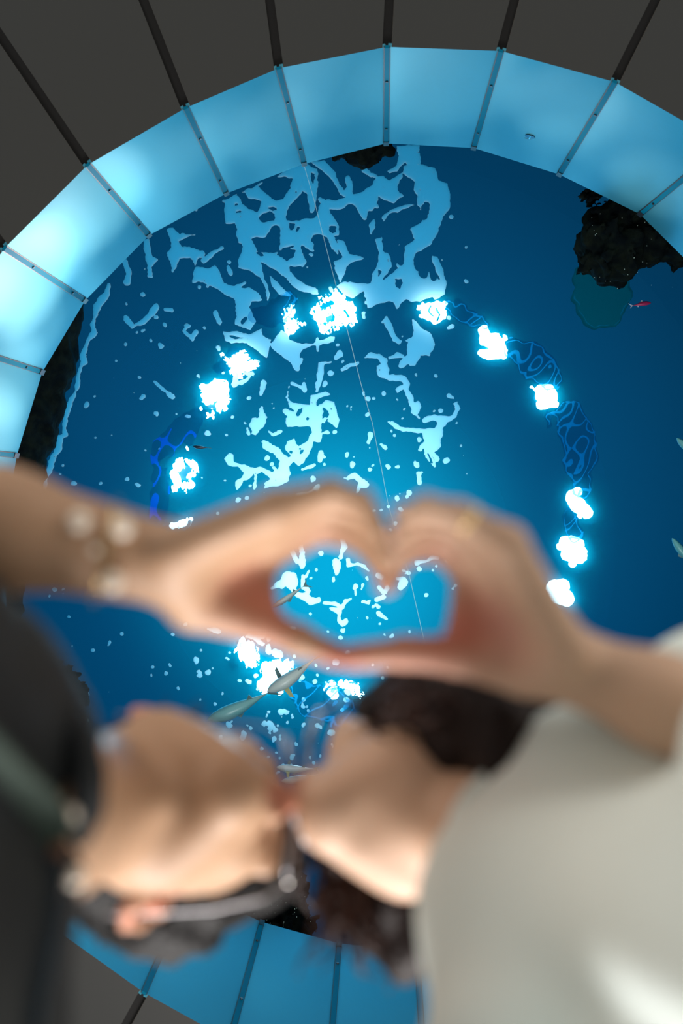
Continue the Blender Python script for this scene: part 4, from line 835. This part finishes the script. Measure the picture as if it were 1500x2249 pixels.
# bracelet on the left wrist; its highlights are built as pale beads
bc = W(232, 1212, .705); ba = W(385, 1243, .718)-W(0, 1160, .69); ba /= np.linalg.norm(ba); e1 = np.cross(ba, [0, 0, 1]); e1 /= np.linalg.norm(e1); e2 = np.cross(ba, e1)
root = empty('bracelet', bc); tag(root, 'thin bracelet with pale beads standing for its highlights on the left wrist', 'bracelet')
rp = [(e1*math.cos(a)+e2*math.sin(a))*.0375 for a in np.linspace(0, 2*math.pi, 33)[:-1]]
mesh_obj('cord', *tube(rp, .0012, 6, True), M['gold'], root, True)
for px, py, dd in ((200, 1152, .672), (247, 1152, .672), (236, 1282, .668), (215, 1210, .66)):
    v = W(px, py, dd)-bc; v = v/np.linalg.norm(v)*.0395; mesh_obj('bead', *sphere(v+ba*((px-225)*.0003), (.0075 if py != 1210 else .003), 12, 8), M['bead'], root, True)

# ---------------------------------------------------------------- person B (right, sage T-shirt)
cB = W(938, 1742, .89); RB = head_frame(cB, (-.985, .06, .12), (.10, -.02, .99)); scB = .97
JB = [[(1150,1468,.735),(1005,1440,.745),(890,1433,.75),(766,1443,.75)],
      [(1062,1290,.755),(965,1205,.75),(888,1215,.745),(851,1285,.74)],
      [(1082,1258,.73),(985,1175,.725),(905,1172,.72),(856,1232,.72)],
      [(1100,1226,.705),(1000,1145,.70),(918,1135,.70),(864,1180,.70)],
      [(1115,1195,.68),(1010,1130,.68),(935,1112,.68),(885,1130,.68)]]
lo = np.array([-.70, -.52, ZC+.05]); hi = np.array([.12, .08, ZC+1.02]); s = Sdf(lo, hi, .0032)
wrB = (1222, 1450, .718); elB = W(1800, 1690, .67); shB = W(1600, 1570, .77)
s.cap(W(*wrB), W(1450, 1540, .70), .0262, .031, .02).cap(W(1450, 1540, .70), elB, .031, .037, .02).cap(elB, shB, .036, .040, .02)
hand_sdf(s, JB, wrB, None)
s.cap(W(1110,1420,.742), W(1040,1380,.762), .018, .014, .014).cap(W(1030,1300,.762), W(1018,1390,.758), .013, .012, .012).cap(W(1090,1330,.75), W(1040,1420,.755), .014, .012, .014)
LB = head_sdf(s, cB, RB, scB, True); nbB = W(1120, 1845, .775)
s.cap(LB(-.03, 0, -.05), nbB, .049, .050, .02); s.cap(LB(.02, 0, -.085), nbB+np.array([.01, 0, 0]), .014, .014, .03)
chB = np.array([-.235, -.25, ZC+.50])
nbj = nbB+np.array([-.07, 0, -.03]); s.cap(nbB, nbj, .048, .045, .03); s.cap(nbj, shB, .035, .035, .03); s.cap(nbj, chB+np.array([-.12, 0, -.1]), .035, .04, .04); shB2 = np.array([-.22, -.46, ZC+.60]); s.cap(nbj, shB2, .035, .035, .03)
s.cap(shB2, np.array([-.28, -.49, ZC+.36]), .035, .034, .02); s.cap(np.array([-.28, -.49, ZC+.36]), np.array([-.30, -.46, ZC+.12]), .034, .024, .02)
V, Q = s.mesh(); baseB = (.60, .39, .27)
C = paint(V, baseB, [(W(1050, 1380, .75), .06, palm_glow, .95), (W(980, 1410, .75), .04, red, .75), (W(880, 1430, .75), .045, red, .6), (W(766, 1443, .75), .03, red, .9), (W(850, 1270, .74), .022, (.6, .22, .15), .6), (W(1150, 1380, .72), .05, (.72, .36, .32), .4), (W(960, 1190, .74), .04, (.68, .30, .24), .45),
     (LB(.113, 0, -.02), .028, (.75, .36, .27), .6), (LB(.104, 0, -.055), .022, (.60, .14, .12), .9), (LB(.09, .032, .045), .02, (.05, .03, .02), .5), (LB(.09, -.032, .045), .02, (.05, .03, .02), .5)])
pB = empty('person', (-.27, -.25, 0)); tag(pB, 'person at right in sage T-shirt with dark curly hair, making half a heart', 'person')
o = net_obj('body', V, Q, M['skin'], None, C); rel_to(o, pB)
before = set(bpy.data.objects); nails(pB, JB, (0, 1, .3), nail_m)
for ob in set(bpy.data.objects)-before: ob.data.transform(Matrix.Translation(-pB.location))
eyes(pB, cB, RB, scB, np.array(pB.location))
# hair cap and curls
s = Sdf(cB-np.array([.26, .24, .22]), cB+np.array([.16, .24, .22]), .004)
s.ell(LB(-.025, 0, .055), np.array([.105, .086, .090]), RB, .01); s.ell(LB(-.07, .01, -.0), np.array([.07, .085, .08]), RB, .03)
for P, R_ in (([(815,1560,.90),(900,1550,.88),(1010,1570,.84),(1100,1610,.80),(1130,1640,.78)], [.018,.030,.040,.042,.030]), ([(815,1590,.86),(800,1615,.84),(788,1640,.83)], [.014,.010,.004]),
              ([(960,1620,.86),(1050,1650,.82),(1080,1700,.80)], [.03,.035,.02]), ([(700,1880,.95),(770,1960,.93),(850,2010,.90),(910,2050,.88)], [.015,.022,.034,.030]), ([(860,1960,.90),(920,2000,.86),(950,2040,.84)], [.03,.032,.022])):
    s.chain([W(*p) for p in P], R_, .02)
s.ell(LB(.085, 0, -.03), np.array([.070, .078, .105]), RB, .006, True)
a1, a2 = sn(75, 60, 8), sn(76, 170, 8); s.disp(lambda X, Y, Z: .007*a1(X, Y, Z)+.003*a2(X, Y, Z)); V, Q = s.mesh()
hB = net_obj('hair', V, Q, M['hair_brown']); rel_to(hB, pB)
mb = MB()
def P_up(rg):
    p = W(rg.uniform(830, 1130), rg.uniform(1535, 1600), rg.uniform(.80, .90)); return p, np.array([0, .5, .3])
def P_lo(rg):
    p = W(rg.uniform(690, 900), rg.uniform(1900, 1985), rg.uniform(.86, .96)); return p, np.array([0, -.4, 0])
m1 = locks(P_up, 170, .06, lambda p, n, rg: np.array([-.6, .15, -.6])+rg.randn(3)*.35, .0022, 5, .009, 90, 14)
m2 = locks(P_lo, 150, .065, lambda p, n, rg: np.array([-.5, -.5, -.4])+rg.randn(3)*.4, .0024, 6, .011, 90, 16)
m3 = locks(lambda rg: (W(rg.uniform(680, 740), rg.uniform(1850, 1920), .95), np.array([0, -.3, 0])), 14, .06, lambda p, n, rg: np.array([-.2, -1, -.1])+rg.randn(3)*.3, .0026, 8, .014, 80, 16)
for m_ in (m1, m2, m3): mb.add((m_.V, m_.F))
st = mesh_obj('hair_curls', mb.V, mb.F, mat('curl_hair', (.030, .010, .006), .4, spec=.35), hB, True); tag(st, kind='stuff'); st.data.transform(Matrix.Translation(-pB.location))
glasses('thin metal glasses on the right face', cB, RB, scB)
def tee(s):
    s.cap(W(1255, 1830, .745), shB, .056, .058, .04); s.cap(W(1250, 1850, .745), W(1150, 2080, .69), .054, .058, .04); s.cap(W(1150, 2080, .69), W(1135, 2350, .60), .058, .060, .04); s.cap(W(1200, 1950, .71), chB+np.array([-.04, 0, .02]), .07, .10, .05); s.cap(W(1240, 1690, .76), shB, .048, .06, .03)
    s.cap(shB, shB+(elB-shB)*.75, .060, .050, .02)
    s.cap(W(1150, 1950, .71), shB2, .055, .06, .04); s.ell(chB+np.array([-.06, -.03, .03]), [.125, .245, .17], None, .06)
    s.ell(np.array([-.33, -.25, ZC+.25]), [.12, .17, .28], None, .06); s.cap(shB2, np.array([-.245, -.50, ZC+.44]), .060, .055, .03)
def folds(X, Y, Z):
    g = np.sin(((Y+.30)*.9+(X+.16)*.35)*70)*np.exp(-((X+.20)/.09)**2)
    return .0065*g+0*Z
cloth('t_shirt', tee, (-.72, -.66, ZC-.10), (-.02, .06, ZC+.90), .0065, M['tee'], pB, .005, 95, 9, folds)
nd = (LB(-.03, 0, -.05)-nbB); nd /= np.linalg.norm(nd); e1 = np.cross(nd, [0, 1, 0]); e1 /= np.linalg.norm(e1); e2 = np.cross(nd, e1)
rp = [nbB+nd*-.004+(e1*math.cos(a)+e2*math.sin(a))*.060-np.array(pB.location) for a in np.linspace(0, 2*math.pi, 41)[:-1]]
mesh_obj('neckband', *tube(rp, .005, 8, True), M['tee'], pB, True)
cloth('trousers', lambda s: legs(s, -.36, -.25), (-.6, -.56, .02), (-.1, .08, 1.02), .009, M['trousers2'], pB, .004, 99)
shoes(pB, -.36, -.25, M['shoe2'], 1)
# finger ring
a, b = W(*JB[3][0]), W(*JB[3][1]); rc = a*.25+b*.75; rc = W(996, 1132, .683); ax = (b-a)/np.linalg.norm(b-a); e1 = np.cross(ax, [0, 0, 1]); e1 /= np.linalg.norm(e1); e2 = np.cross(ax, e1)
a, b = W(*JB[4][0]), W(*JB[4][1]); rc = a*.15+b*.85
ro = empty('finger_ring', rc); tag(ro, 'gold ring on a finger of the right hand', 'ring')
mesh_obj('band', *tube([(e1*math.cos(t)+e2*math.sin(t))*.0098 for t in np.linspace(0, 2*math.pi, 25)[:-1]], .0022, 8, True), M['gold'], ro, True)
mesh_obj('setting', *sphere(-e2*.0098*(1 if e2[2] > 0 else -1), .0035, 8, 6), M['gold'], ro, True)
